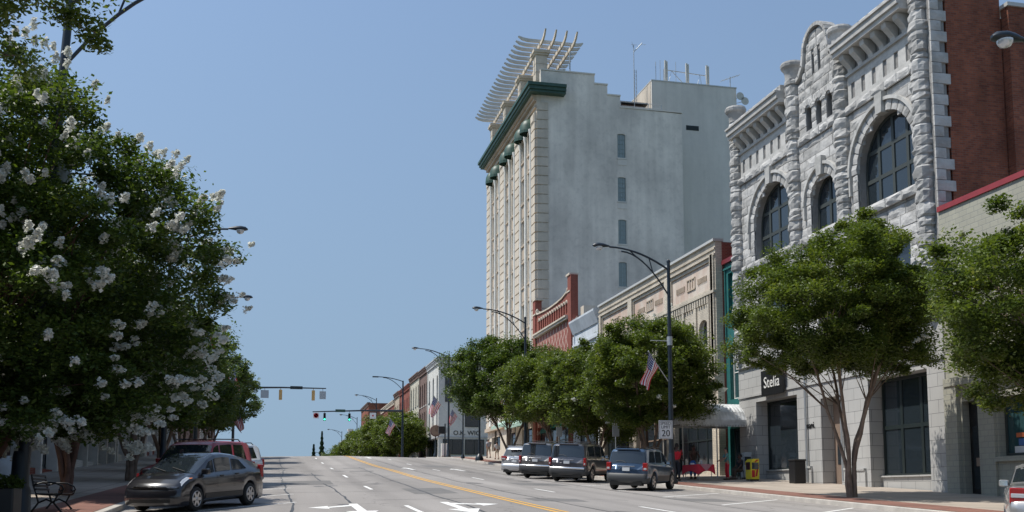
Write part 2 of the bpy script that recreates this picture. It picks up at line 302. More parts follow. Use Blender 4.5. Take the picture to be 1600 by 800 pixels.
# ================================================================ ground, road, pavements
def asphalt():
    m,nt,b=newmat('asphalt'); L=nt.links.new; g=N(nt,'ShaderNodeNewGeometry')
    n1=N(nt,'ShaderNodeTexNoise'); n1.inputs['Scale'].default_value=.25; n1.inputs['Detail'].default_value=8
    mp=N(nt,'ShaderNodeMapping'); mp.inputs['Scale'].default_value=(1,.12,1); L(g.outputs['Position'],mp.inputs[0]); L(mp.outputs[0],n1.inputs['Vector'])
    n2=N(nt,'ShaderNodeTexNoise'); n2.inputs['Scale'].default_value=45; n2.inputs['Detail'].default_value=3; L(g.outputs['Position'],n2.inputs['Vector'])
    cr=N(nt,'ShaderNodeValToRGB'); e=cr.color_ramp.elements; e[0].position=.32; e[1].position=.66; e[0].color=(.205,.19,.178,1); e[1].color=(.335,.311,.292,1)
    L(n1.outputs['Fac'],cr.inputs[0])
    mr=N(nt,'ShaderNodeMapRange'); mr.inputs['From Min'].default_value=.3; mr.inputs['From Max'].default_value=.7; mr.inputs['To Min'].default_value=.82; mr.inputs['To Max'].default_value=1.15; L(n2.outputs['Fac'],mr.inputs[0])
    vm=N(nt,'ShaderNodeVectorMath',operation='MULTIPLY'); L(cr.outputs[0],vm.inputs[0]); L(mr.outputs[0],vm.inputs[1])
    # tar seams and cracks
    vo=N(nt,'ShaderNodeTexVoronoi'); vo.feature='DISTANCE_TO_EDGE'; vo.inputs['Scale'].default_value=.11
    mp2=N(nt,'ShaderNodeMapping'); mp2.inputs['Scale'].default_value=(1.6,.5,1)
    n3=N(nt,'ShaderNodeTexNoise'); n3.inputs['Scale'].default_value=.6; n3.inputs['Detail'].default_value=5; L(g.outputs['Position'],n3.inputs['Vector'])
    ad=N(nt,'ShaderNodeVectorMath',operation='MULTIPLY_ADD'); L(n3.outputs['Color'],ad.inputs[0]); ad.inputs[1].default_value=(3,3,0); L(g.outputs['Position'],ad.inputs[2]); L(ad.outputs[0],mp2.inputs[0]); L(mp2.outputs[0],vo.inputs['Vector'])
    mr2=N(nt,'ShaderNodeMapRange'); mr2.inputs['From Min'].default_value=.0015; mr2.inputs['From Max'].default_value=.006; mr2.inputs['To Min'].default_value=.72; mr2.inputs['To Max'].default_value=1; L(vo.outputs[0],mr2.inputs[0])
    sx=N(nt,'ShaderNodeSeparateXYZ'); L(g.outputs['Position'],sx.inputs[0])
    wv=N(nt,'ShaderNodeMath',operation='MULTIPLY_ADD'); L(sx.outputs[0],wv.inputs[0]); wv.inputs[1].default_value=2*math.pi/1.62; wv.inputs[2].default_value=.6
    si=N(nt,'ShaderNodeMath',operation='SINE'); L(wv.outputs[0],si.inputs[0]); n5=N(nt,'ShaderNodeTexNoise'); n5.inputs['Scale'].default_value=.5; n5.inputs['Detail'].default_value=6; L(mp.outputs[0],n5.inputs['Vector'])
    pr_=N(nt,'ShaderNodeMath',operation='MULTIPLY'); L(si.outputs[0],pr_.inputs[0]); L(n5.outputs['Fac'],pr_.inputs[1])
    tr_=N(nt,'ShaderNodeMapRange'); tr_.inputs['From Min'].default_value=-.1; tr_.inputs['From Max'].default_value=.6; tr_.inputs['To Min'].default_value=1.0; tr_.inputs['To Max'].default_value=.86; L(pr_.outputs[0],tr_.inputs[0])
    q5=N(nt,'ShaderNodeMath',operation='MULTIPLY'); L(mr2.outputs[0],q5.inputs[0]); L(tr_.outputs[0],q5.inputs[1])
    v2=N(nt,'ShaderNodeVectorMath',operation='MULTIPLY'); L(vm.outputs[0],v2.inputs[0]); L(q5.outputs[0],v2.inputs[1]); L(v2.outputs[0],b.inputs['Base Color'])
    bp=N(nt,'ShaderNodeBump'); bp.inputs['Strength'].default_value=.3; bp.inputs['Distance'].default_value=.01; L(n2.outputs['Fac'],bp.inputs['Height']); L(bp.outputs[0],b.inputs['Normal'])
    b.inputs['Roughness'].default_value=.85; b.inputs['Specular IOR Level'].default_value=.25
    return m
def paving(name,c1,c2,mortar,bw,bh,ms,stain=.2):
    m,nt,b=newmat(name); L=nt.links.new; g=N(nt,'ShaderNodeNewGeometry'); br=N(nt,'ShaderNodeTexBrick'); L(g.outputs['Position'],br.inputs['Vector'])
    br.inputs['Scale'].default_value=1; br.inputs['Brick Width'].default_value=bw; br.inputs['Row Height'].default_value=bh; br.inputs['Mortar Size'].default_value=ms
    br.inputs['Color1'].default_value=rgb(c1); br.inputs['Color2'].default_value=rgb(c2); br.inputs['Mortar'].default_value=rgb(mortar)
    if bw>1: br.offset=0
    no=N(nt,'ShaderNodeTexNoise'); no.inputs['Scale'].default_value=.8; no.inputs['Detail'].default_value=8; L(g.outputs['Position'],no.inputs['Vector'])
    mr=N(nt,'ShaderNodeMapRange'); mr.inputs['From Min'].default_value=.3; mr.inputs['From Max'].default_value=.7; mr.inputs['To Min'].default_value=1-stain; mr.inputs['To Max'].default_value=1.06; L(no.outputs['Fac'],mr.inputs[0])
    vm=N(nt,'ShaderNodeVectorMath',operation='MULTIPLY'); L(br.outputs['Color'],vm.inputs[0]); L(mr.outputs[0],vm.inputs[1]); L(vm.outputs[0],b.inputs['Base Color'])
    b.inputs['Roughness'].default_value=.85; b.inputs['Specular IOR Level'].default_value=.25
    return m
M['asphalt']=asphalt()
M['concrete']=paving('pavement_concrete',(.42,.36,.30),(.39,.335,.28),(.2,.17,.15),1.5,1.5,.02)
M['pavebrick']=paving('pavement_brick',(.27,.115,.085),(.2,.09,.07),(.22,.16,.13),.22,.11,.012)
M['kerb']=paint('kerb_concrete',(.45,.42,.38),.9,var=.15)
M['roadwhite']=paint('road_paint_white',(.72,.71,.68),.7,var=.12,scale=6); M['roadyellow']=paint('road_paint_yellow',(.66,.36,.06),.7,var=.12,scale=6)
M['grass']=paint('far_ground',(.06,.08,.03),.95,var=.3,scale=.1)
def struct(o): o['kind']='structure'; return o
YS=list(np.arange(-40,100,2.5))+list(np.arange(100,320,5))+[340,370,400,450,500,600]
def strip(name,x0,x1,ys,zf,mat,nx=1,dz=0):
    mb=MB(); xs=[x0+(x1-x0)*i/nx for i in range(nx+1)]; vs=[(x,y,zf(x,y)+dz) for y in ys for x in xs]; k=nx+1
    mb.add(vs,[(j*k+i,j*k+i+1,(j+1)*k+i+1,(j+1)*k+i) for j in range(len(ys)-1) for i in range(nx)],0,False); return struct(mb.build(name,mat))
# ground: one sheet to the horizon
mb=MB(); gx=[-2600,-600,-200,-60,-11,-3.9,6.8,17.5,24,60,200,600,2600]; gy=[-300,-80]+YS+[800,1000,1500,2600]
vs=[(x,y,prof(y)-.45) for y in gy for x in gx]; k=len(gx)
mb.add(vs,[(j*k+i,j*k+i+1,(j+1)*k+i+1,(j+1)*k+i) for j in range(len(gy)-1) for i in range(k-1)]); struct(mb.build('ground','grass'))
strip('road',-3.9,17.5,YS,zroad,'asphalt',8)
XS0,XS1=122.,147.
mb=MB()
for x0,x1 in ((-150,-3.9),(17.5,170)):
    ys=list(np.arange(XS0,XS1+.1,2.5)); vs=[(x,y,prof(y)-.195) for y in ys for x in (x0,x1)]
    mb.add(vs,[(j*2,j*2+1,j*2+3,j*2+2) for j in range(len(ys)-1)])
struct(mb.build('side_street','asphalt'))
def ysub(a,b): return [a]+[y for y in YS if a<y<b]+[b]
for (xa,xb,kx) in ((17.7,24.4,17.5),(-10.8,-4.1,-3.9)):
    s=1 if kx>0 else -1
    for (ya,yb) in ((-40,XS0),(XS1,600)):
        ys=ysub(ya,yb)
        strip('pavement',xa,xb,ys,zwalk,'concrete',2)
        band=(17.7,19.0) if s>0 else (-5.5,-4.1)
        strip('brick_paving',band[0],band[1],ys,zwalk,'pavebrick',1,.005)
        # kerb: a real step
        mb=MB(); xo=kx; xi=kx+.2*s; n=len(ys); vs=[]
        for y in ys: vs+=[(xo,y,zroad(kx,y)-.1),(xo,y,zwalk(kx,y)-.012),(xo+.02*s,y,zwalk(kx,y)),(xi,y,zwalk(kx,y))]
        mb.add(vs,[(j*4+i,j*4+i+1,j*4+i+5,j*4+i+4) for j in range(n-1) for i in range(3)])
        for y in (ys[0],ys[-1]):
            X1=xb; mb.add([(xo,y,prof(y)-.5),(X1,y,prof(y)-.5),(X1,y,zwalk(X1,y)),(xo,y,zwalk(xo,y))],[(0,1,2,3)])
        struct(mb.build('kerb','kerb'))
# markings
def mark(pts,dz=.004,seg=1): # quad in plan following the crown
    return [(x,y,zroad(x,y)+dz) for x,y in pts]
wm=MB(); ym=MB()
def line(mb,xa,ya,xb,yb,wd,step=2.):
    a=Vector((xa,ya)); b=Vector((xb,yb)); d=b-a; n=max(1,int(d.length/step)); t=d.normalized(); p=Vector((-t.y,t.x))*wd/2
    vs=[]
    for i in range(n+1):
        c=a+d*i/n
        for q in (c-p,c+p): vs.append((q.x,q.y,zroad(q.x,q.y)+.005))
    mb.add(vs,[(i*2,i*2+1,i*2+3,i*2+2) for i in range(n)])
for y in (-12,0,11.5,25,38.5,52,65.5,79,92.5,106,165,180,195,210): line(wm,3.5,y,3.5,y+3.2,.13)
for y in (-10,2,13,24.3,36.3,49.5,63.3,77,91,104,166,181,196): line(wm,9.95,y,9.95,y+3.0,.12)
for xx in (6.68,6.92):
    line(ym,xx,-30,xx,118,.11,2.5); line(ym,xx,151,xx,330,.11,5)
line(wm,-3.6,119.5,6.5,119.5,.5); line(wm,7.2,113,13,113,.4)
for y in (118.2,121.6): line(wm,-3.8,y,17.3,y,.25)
# angled bays
for y in (13.5,18.5,23.4,28.3,33.2,38.1,43,47.9,52.8,57.7,62.6,67.5,72.4): line(wm,13.2,y-4.2,17.3,y+.2,.11,1.5)
for y in (15.5,20.6,25.7,30.8,35.9,41,46.1,51.2,56.3,61.4): line(wm,.6,y+5.2,-3.7,y,.11,1.5)
# lane arrows for the oncoming lanes (heads towards the viewer) and for the far lanes
def arrow(cx,y,side,dirn):
    """side -1/+1: branch towards -x/+x; dirn -1 points to -y"""
    P=lambda a,b:(cx+a,y+b*dirn,zroad(cx+a,y+b*dirn)+.005)
    wm.add([P(-.12,-2.2),P(.12,-2.2),P(.12,1.1),P(-.12,1.1)],[(0,1,2,3)])
    wm.add([P(-.42,1.1),P(.42,1.1),P(0,2.9)],[(0,1,2)])
    if side:
        s=side
        wm.add([P(.12*s,-1.7),P(.12*s,-1.1),P(.75*s,-.5),P(.75*s,-.95)],[(0,1,2,3)])
        wm.add([P(.75*s,-1.35),P(.75*s,-.05),P(1.3*s,-.7)],[(0,1,2)])
arrow(2.15,27.3,-1,-1); arrow(4.75,27.3,1,-1)
arrow(8.4,66,0,1); arrow(11.6,66,0,1); arrow(8.4,96,-1,1)
struct(wm.build('lane_marking','roadwhite')); struct(ym.build('centre_line','roadyellow'))

M['patch']=paint('newer_asphalt',(.15,.143,.137),.9,var=.12,scale=8); M['tar']=paint('tar_seam',(.05,.05,.05),.6,var=.2); M['oil']=paint('oil_stain',(.11,.103,.098),.6,var=.25,scale=5)
rp=random.Random(5)
def road_poly(name,pts,mat,dz=.0022):
    m=MB(); m.add([(x,y,zroad(x,y)+dz) for x,y in pts],[tuple(range(len(pts)))]); return struct(m.build(name,mat))
for (x0,x1,y0,y1) in ((4.6,6.1,34.5,39),(10.3,12.6,43,46.2),(.2,2.4,44,48.5),(7.5,9.2,29.5,31.2),(12.9,14.8,31,33.2),(4.2,5.6,60,68),(10.5,12.5,72,77)):
    road_poly('road_patch',[(x0,y0),(x1,y0+.1),(x1+.05,y1),(x0+.04,y1-.08)],'patch')
tm=MB()
def seam(pts,w=.045):
    vs=[]; 
    for i,(x,y) in enumerate(pts):
        a=Vector(pts[max(i-1,0)]); b=Vector(pts[min(i+1,len(pts)-1)]); t=(b-a).normalized(); n=Vector((-t.y,t.x))*w*rp.uniform(.6,1.2)
        for s in (-1,1): q=Vector((x,y))+n*s; vs.append((q.x,q.y,zroad(q.x,q.y)+.0034))
    tm.add(vs,[(i*2,i*2+1,i*2+3,i*2+2) for i in range(len(pts)-1)])
for x0,ya,yb in ((.25,18,95),(5.1,20,70),(8.2,18,88),(13.0,20,100),(2.1,30,60)):
    x=x0; pts=[]
    for y in np.arange(ya,yb,1.2): x+=rp.uniform(-.06,.06); pts.append((x,float(y)))
    seam(pts,.035)
for y0 in (23.5,31,37.2,45.5,53,62,74,87):
    y=y0; pts=[]
    for x in np.arange(-3.5,17,.8): y+=rp.uniform(-.12,.12); pts.append((float(x),y))
    a=rp.randint(0,8); seam(pts[a:a+rp.randint(9,16)],.03)
struct(tm.build('tar_seam','tar'))
for i in range(26):
    x=rp.choice([rp.uniform(13.6,16.6),rp.uniform(-3,-.3),rp.choice([2,5.2,8.4,11.6])+rp.uniform(-.3,.3)]); y=rp.uniform(22,66); r=rp.uniform(.12,.42)
    road_poly('oil_stain',[(x+r*rp.uniform(.7,1.2)*math.cos(t),y+r*1.5*rp.uniform(.7,1.2)*math.sin(t)) for t in np.linspace(0,2*math.pi,12)[:-1]],'oil',.0028)
# ================================================================ right-hand buildings
def RF(x): return Fr((x,0,0),(0,1,0),(-1,0,0))          # street face of the right side, a = world Y
def SF(y): return Fr((0,y,0),(1,0,0),(0,-1,0))          # face looking down the street, a = world X
def LF(x): return Fr((x,0,0),(0,1,0),(1,0,0))           # street face of the left side
def shell(root,x0,x1,y0,y1,z0,z1,mat,roofdz=.5,name='side_wall'):
    m=MB(); m.box(x0,x1,y0,y1,z0,z1-roofdz-.02); 
    m.box(x0,x1,y0,y0+.3,z1-roofdz-.02,z1); m.box(x0,x1,y1-.3,y1,z1-roofdz-.02,z1); m.box(x1-.3,x1,y0+.3,y1-.3,z1-roofdz-.02,z1)
    m.build(name,mat,root); r=MB(); r.box(x0+.02,x1-.32,y0+.32,y1-.32,z1-roofdz,z1-roofdz+.08); r.build('roof','roof',root)
rnd=random.Random(4)
def rockblock(mb,fr,a0,a1,z0,z1,d0,bulge,rn,nx=4,nz=3,mi=0):
    """rock-faced stone: flat margins, broken centre"""
    vs=[];fs=[];g=.012
    nx=max(2,min(nx,int((a1-a0)/.14)+1))
    for j in range(nz+1):
        for i in range(nx+1):
            a=a0+g+(a1-a0-2*g)*i/nx; z=z0+g+(z1-z0-2*g)*j/nz
            edge=i in(0,nx) or j in(0,nz)
            d=d0 if edge else d0+bulge*rn.uniform(.35,1.)
            if not edge: a+=rn.uniform(-.03,.03); z+=rn.uniform(-.03,.03)
            vs.append(fr(a,z,d))
    k=nx+1
    for j in range(nz):
        for i in range(nx):
            q=(j*k+i,j*k+i+1,(j+1)*k+i+1,(j+1)*k+i)
            if rn.random()<.5: fs+=[(q[0],q[1],q[2]),(q[0],q[2],q[3])]
            else: fs+=[(q[0],q[1],q[3]),(q[1],q[2],q[3])]
    b=len(vs); c=[fr(a0+g,z0+g,d0-.08),fr(a1-g,z0+g,d0-.08),fr(a1-g,z1-g,d0-.08),fr(a0+g,z1-g,d0-.08)]; vs+=c
    e=[0,nx,nz*k+nx,nz*k]
    for i in range(4): fs.append((e[i],e[(i+1)%4],b+(i+1)%4,b+i))
    mb.add(vs,fs,mi)
def hole_at(z,o):
    """o=(a0,a1,z0,z1,arch) -> a interval cut at height z or None"""
    a0,a1,z0,z1,ar=o; c=(a0+a1)/2; r=(a1-a0)/2
    if z<z0: return None
    if z<=z1: return (a0,a1)
    h=r if ar==1 else ar
    if h and z<z1+h: q=r*math.sqrt(max(0,1-((z-z1)/h)**2)); return (c-q,c+q)
    return None
def courses(mb,fr,a0,a1,z0,z1,holes,rn,h=(.36,.5),l=(.5,1.3),d=0,bulge=.07,mask=None):
    z=z0
    while z<z1-.05:
        hh=min(rn.uniform(*h),z1-z); 
        if z1-(z+hh)<.15: hh=z1-z
        segs=[(a0,a1)]
        if mask: 
            q=mask(z+hh/2); segs=[q] if q else []
        for o in holes:
            iv=hole_at(z+hh/2,o)
            if iv:
                ns=[]
                for s0,s1 in segs:
                    if iv[1]<=s0 or iv[0]>=s1: ns.append((s0,s1)); continue
                    if iv[0]>s0: ns.append((s0,iv[0]))
                    if iv[1]<s1: ns.append((iv[1],s1))
                segs=ns
        for s0,s1 in segs:
            a=s0
            while a<s1-.02:
                ll=rn.uniform(*l)
                if s1-(a+ll)<.25: ll=s1-a
                rockblock(mb,fr,a,a+ll,z,z+hh,d+rn.uniform(-.01,.015),bulge*rn.uniform(.5,1.1),rn); a+=ll
        z+=hh
def archring(mb,fr,c,z,r0,r1,d0,d1,n=13,rough=0,rn=None,gap=.012,h=None,mi=0):
    for k in range(n):
        t0=math.pi*k/n+gap; t1=math.pi*(k+1)/n-gap
        q=[]
        for rr in (r0,r1):
            for t in (t0,(t0+t1)/2,t1): q.append((c+rr*math.cos(t),z+rr*math.sin(t)))
        j=(rn.uniform(0,rough) if rn else 0)
        vs=[fr(a,b,d1+j*(1 if i in(1,4) else .3)) for i,(a,b) in enumerate(q)]+[fr(a,b,d0) for a,b in q]
        mb.add(vs,[(0,1,4,3),(1,2,5,4),(6,9,10,7),(7,10,11,8),(0,3,9,6),(2,8,11,5),(0,6,7,1),(1,7,8,2),(3,4,10,9),(4,5,11,10)],mi)
# ---- 1 rock-faced stone building
def stone_building():
    Y0,Y1=33.05,50.3; zb=-1.2; fr=RF(24.); rn=random.Random(7)
    B=empty('stone_building',(24,41.7,prof(41.7)),'grey rock-faced stone building with large arched windows and a round gable','building')
    big=[(34.2,38.2,11.95,13.6,1),(44.0,47.95,11.95,13.6,1)]; mid=[(39.95,42.15,11.95,13.4,1)]
    slots=[(a-.24,a+.24,16.85,17.95,1) for a in (42.15,41.05,39.95)] if False else [(41.93,42.42,16.9,17.95,1),(41.02,41.5,16.9,17.95,1),(40.1,40.58,16.9,17.95,1)]
    gslots=[(41.0,41.22,19.55,20.5,0),(41.55,41.77,19.55,20.5,0)]
    sec=[(34.8,37.6,7.6,10.3,0),(40.2,41.9,7.6,10.3,0),(44.6,47.3,7.6,10.3,0)]
    gf=[(34.1,38.1,prof(36)-.02,4.75,0),(40.35,41.95,prof(41)-.02,4.3,0),(44.1,48.35,prof(46)-.02,4.7,0)]
    # ground storey in smooth blocks
    m=MB(); wall(m,fr,[(Y0,zb),(Y1,zb),(Y1,6.9),(Y0,6.9)],[opening(*o) for o in gf],.75)
    m.build('ground_wall','ashlar',B)
    m=MB()
    for a0,a1 in ((38.4,39.1),(42.8,43.9),(39.4,40.05),(48.6,50.2)):
        m.cut(); fr.box(m,a0,a1,prof(a0)-.3,prof(a0)+.75,0,.09); fr.box(m,a0+.03,a1-.03,prof(a0)+.75,prof(a0)+.85,0,.13)
    m.cut(); fr.box(m,Y0,Y1,6.6,6.95,.0,.14); m.cut(); fr.box(m,Y0,Y1,5.0,5.12,0,.06)
    m.build('plinth_and_band','ashlar',B)
    m=MB(); 
    for z in np.arange(.6,4.6,.55): 
        for a0,a1 in ((33.1,34.0),(38.2,40.25),(42.05,44.0),(48.45,50.3)): pass
    # storefront glazing, deeply recessed
    for (a0,a1,z0,z1,_),cols,rows in ((gf[0],3,2),(gf[2],1,1)):
        c=window(B,fr,a0+.02,a1-.02,z0+.62,z1-.02,0,-.62,cols,rows,'darkframe','glass',.12,name='shop_window',mw=.16)
        k=MB(); fr.box(k,a0+.01,a1-.01,z0-.3,z0+.6,-.74,-.5); fr.box(k,a0+.01,a1-.01,z0+.6,z0+.66,-.74,-.42); k.build('stall_riser','ashlar',B)
    # door
    k=MB(); a0,a1,z0,z1,_=gf[1]; fr.box(k,a0+.02,a1-.02,z0,z1-.02,-.7,-.62); dd=k.build('door','rust',B)
    k=MB(); fr.box(k,a0+.3,a1-.3,z0+1.0,z0+2.1,-.62,-.60); k.build('pane','glass',dd); k=MB(); k.tube([fr(a0+.25,z0+1,-.61),fr(a0+.25,z0+1,-.55),fr(a0+.25,z0+1.2,-.55)],.02); k.build('handle','chrome',dd)
    # upper wall backing with holes
    out=[(Y0,6.9),(Y1,6.9),(Y1,19.6),(43.2,19.6),(42.75,19.75),(42.4,20.2),(42.3,20.7)]
    cg=41.35; rg=.93
    out+=[(cg+rg*math.cos(t),20.75+.85*math.sin(t)) for t in np.linspace(0,math.pi,12)]
    out+=[(40.35,20.2),(40.0,19.75),(39.6,19.6),(Y0,19.6)]
    holes=big+mid+slots+gslots+sec
    m=MB(); wall(m,fr,out,[opening(*o) for o in holes],.6,0,-.05); m.build('backing_wall','mortar',B)
    m=MB()
    def gm(z):
        if z<19.6: return (39.5,43.1)
        if z<20.7: 
            t=(z-19.6)/1.1; s=.45*(1-(1-t)**.5 if False else (1-t)**2); return (cg-rg-s,cg+rg+s)
        q=1-((z-20.75)/.85)**2 if z>20.75 else 1
        return (cg-rg*math.sqrt(max(q,.02)),cg+rg*math.sqrt(max(q,.02)))
    courses(m,fr,Y0+.5,Y1-.5,6.95,16.45,big+mid+sec,rn,(.40,.52),(.6,1.5),0,.045)
    m.cut(); courses(m,fr,39.6,43.1,16.8,21.55,slots+gslots,rn,(.4,.5),(.4,1.0),0,.06,mask=gm)
    m.build('rock_faced_wall','rock',B)
    m=MB()   # frieze of dressed stone with slots
    for a0,a1 in ((34.0,38.75),(43.9,49.4)):
        m.cut(); n=int((a1-a0)/.78); s=(a1-a0)/n
        fr.box(m,a0,a1,16.8,17.05,-.05,.02); fr.box(m,a0,a1,17.75,18.1,-.05,.02)
        for i in range(n+1):
            x0=max(a0,a0+i*s-s/2+.14); x1=min(a1,a0+i*s+s/2-.14)
            if x1>x0: fr.box(m,x0,x1,17.05,17.75,-.05,.02)
        fr.box(m,a0,a1,18.1,18.25,-.05,.12)
        n=int((a1-a0)/.72); s=(a1-a0)/n
        for i in range(n):   # curved brackets
            c=a0+s*(i+.5); poly=[(-.02,18.2),(.12,18.2),(.16,18.35),(.3,18.5),(.52,18.7),(.56,18.9),(-.02,18.9)]
            m.prism(poly,lambda d,z,k,c=c:fr(c+k,z,d),-.16,.16)
        fr.box(m,a0-.1,a1+.1,18.92,19.12,-.05,.68); fr.box(m,a0-.1,a1+.1,19.12,19.4,-.05,.78); fr.box(m,a0-.1,a1+.1,19.4,19.5,-.05,.86)
    m.build('cornice','dressed',B)
    m=MB()
    for a0,a1 in ((34.0,38.75),(43.9,49.4)):
        a=a0; m.cut()
        while a<a1: 
            l=min(rn.uniform(.5,.9),a1-a); rockblock(m,fr,a,a+l,19.5,19.85,.5,.12,rn,4,3); fr.box(m,a+.01,a+l-.01,19.5,19.84,-.3,.42); a+=l
    m.cut(); courses(m,fr,Y0+.5,39.0,16.42,16.8,[],rn,(.38,.38),(.6,1.2),.14,.10); m.cut(); courses(m,fr,43.7,Y1-.5,16.42,16.8,[],rn,(.38,.38),(.6,1.2),.14,.10)
    m.cut(); courses(m,fr,39.6,43.1,16.42,16.8,[],rn,(.38,.38),(.6,1.2),.12,.10)
    m.cut(); courses(m,fr,34.0,38.7,11.55,11.95,[],rn,(.4,.4),(.6,1.2),.16,.10); m.cut(); courses(m,fr,43.9,49.3,11.55,11.95,[],rn,(.4,.4),(.6,1.2),.16,.10); m.cut(); courses(m,fr,39.6,43.1,11.55,11.95,[],rn,(.4,.4),(.6,1.2),.16,.10)
    m.build('string_course','rock',B)
    # arches
    m=MB(); m2=MB()
    for (a0,a1,z0,z1,_) in big+mid:
        m.cut(); m2.cut(); c=(a0+a1)/2; r=(a1-a0)/2; archring(m,fr,c,z1,r,r+.42,-.1,.07,15 if r>1.5 else 11,.07,rn); archring(m2,fr,c,z1,r+.42,r+.56,-.1,.2,24,gap=0)
        for s in (a0,a1):
            q=(s-.4,s) if s==a0 else (s,s+.4); courses(m,fr,q[0],q[1],z0,z1,[],rn,(.35,.5),(.4,.4),.05,.05)
            q=(s-.54,s-.42) if s==a0 else (s+.42,s+.54); fr.box(m2,q[0],q[1],z0+.8,z1,-.1,.17)
        m2.prism([(c-.2,z1+r-.06),(c+.2,z1+r-.06),(c+.27,z1+r+.8),(c-.27,z1+r+.8)],fr,-.1,.26)
    m.build('arch_stones','rock',B); m2.build('arch_moulding','dressed',B)
    m=MB()
    for (a0,a1,z0,z1,_) in slots: archring(m,fr,(a0+a1)/2,z1,(a1-a0)/2,(a1-a0)/2+.27,-.1,.06,7,.04,rn)
    fr.box(m,39.7,43.0,16.8,16.9,0,.1)
    m.cut()
    # gable coping following the curve
    pts=[(43.15,19.6),(42.8,19.75),(42.45,20.15),(42.32,20.7)]+[(cg+(rg+.04)*math.cos(t),20.75+.9*math.sin(t)) for t in np.linspace(.05,math.pi-.05,13)]+[(40.38,20.7),(40.25,20.15),(39.9,19.75),(39.55,19.6)]
    for (p,q) in zip(pts[:-1],pts[1:]):
        u=Vector((q[0]-p[0],q[1]-p[1])).normalized(); nn=Vector((u.y,-u.x))*.17
        vs=[fr(x,z,d) for d in (-.5,.14) for x,z in (p,q,(q[0]+nn.x,q[1]+nn.y),(p[0]+nn.x,p[1]+nn.y))]
        m.add(vs,[(0,1,2,3),(4,7,6,5),(0,4,5,1),(1,5,6,2),(2,6,7,3),(3,7,4,0)])
    m.build('gable_coping','rock',B)
    # rusticated engaged columns of broken drums
    for a in (33.6,39.2,43.5,49.8):
        m=MB(); z=6.95; 
        while z<19.75:
            h=rn.uniform(.28,.55); rr=rn.uniform(.36,.40) if rn.random()<.5 else rn.uniform(.33,.36); n=11; rows=[]
            for j,(q,s) in enumerate(((0,.93),(.14,1),(.5,1.06),(.86,1),(1,.93))):
                for k in range(n):
                    t=2*math.pi*k/n; e=rr*s*(1+(rn.uniform(-.10,.15) if 0<j<4 else 0)); rows.append(fr(a+e*math.cos(t),z+h*q,.05+e*math.sin(t)))
            fs=[]
            for j in range(4):
                for k in range(n):
                    A=(j*n+k,j*n+(k+1)%n,(j+1)*n+(k+1)%n,(j+1)*n+k); fs+=[(A[0],A[1],A[2]),(A[0],A[2],A[3])]
            fs+=[tuple(range(n)),tuple(range(4*n,5*n))]; m.add(rows,fs); z+=h
        m.lathe(fr(a,z,.05),[(.36,-.02),(.38,.3),(.47,.5)],16,0,'Z')
        prof_=[]; 
        for j,(q,s) in enumerate(((.5,.5),(.58,.56),(.7,.58),(.8,.54),(.86,.3))): prof_.append((s,q))
        m.lathe(fr(a,z,.05),prof_,14,0,'Z',False)
        m.build('rusticated_column','rock',B)
    # quoins on the corner toward the viewer
    m=MB(); z=prof(33)-.3; s=SF(Y0); i=0
    while z<21.:
        h=.42 if z>6.9 else .5; L=rn.uniform(.62,.85) if i%2 else rn.uniform(.35,.5)
        if z>6.9: rockblock(m,s,24.0,24.0+L,z,z+h,.08,.03,rn)
        z+=h; i+=1
    m.build('quoins','rock',B)
    # arch windows
    window(B,fr,34.22,38.18,11.96,13.6,1,-.34,4,3,'greyframe','glass',.1,name='arched_window',mw=.17)
    window(B,fr,44.02,47.93,11.96,13.6,1,-.34,4,3,'greyframe','glass',.1,name='arched_window',mw=.17)
    window(B,fr,39.97,42.13,11.96,13.4,1,-.3,2,2,'greyframe','glass',.1,name='arched_window',mw=.18)
    for a0,a1,z0,z1,_ in sec: window(B,fr,a0+.01,a1-.01,z0+.01,z1,0,-.25,2,2,'greyframe','glass',.1)
    for a0,a1,z0,z1,_ in slots: window(B,fr,a0+.01,a1-.01,z0+.01,z1,1,-.25,1,1,'darkframe','glass',.05,name='slit_window')
    m=MB(); 
    for a0,a1,z0,z1,_ in gslots: m.cut(); fr.box(m,a0-.05,a1+.05,z0-.05,z1+.05,-.5,-.4)
    m.build('gable_louvre','darkframe',B)
    # brick flank
    m=MB(); m.box(24.76,27.2,Y0+.02,Y0+.42,18.5,21.2); m.box(24.76,27.2,Y0+.02,Y1,zb,18.5); m.box(27.2,44,Y0+.08,Y1,zb,18.55); m.build('brick_flank','brickdark',B)
    m=MB(); m.box(27.28,28.55,Y0-.35,Y0+.06,6,18.85); m.cut(); m.box(31.5,32.8,Y0-.35,Y0+.06,6,18.85); m.build('brick_buttress','brickdark',B)
    m=MB(); m.box(27.2,28.63,Y0-.43,Y0+.6,18.85,19.0); m.cut(); m.box(28.64,44,Y0-.05,Y0+.4,18.55,18.65); m.build('buttress_cap','tin',B)
    m=MB(); m.box(24.62,27.1,Y0+.7,Y1-.3,18.5,18.56); m.box(27.25,43.9,Y0+.5,Y1-.1,18.56,18.6);m.build('roof','roof',B)
    # drainpipe
    m=MB(); g=prof(43.3); m.tube([fr(43.15,g+.3,.1),fr(43.15,6.5,.1)],.055,8); m.tube([fr(43.15,g-.05,.12),fr(43.15,g+.75,.12)],.12,8); m.cut(); m.tube([fr(40.1,g+.1,.1),fr(40.1,6.5,.1)],.05,8)
    m.build('drainpipe','steel',B)
    # weeds on the cornice
    return B
SB=stone_building()
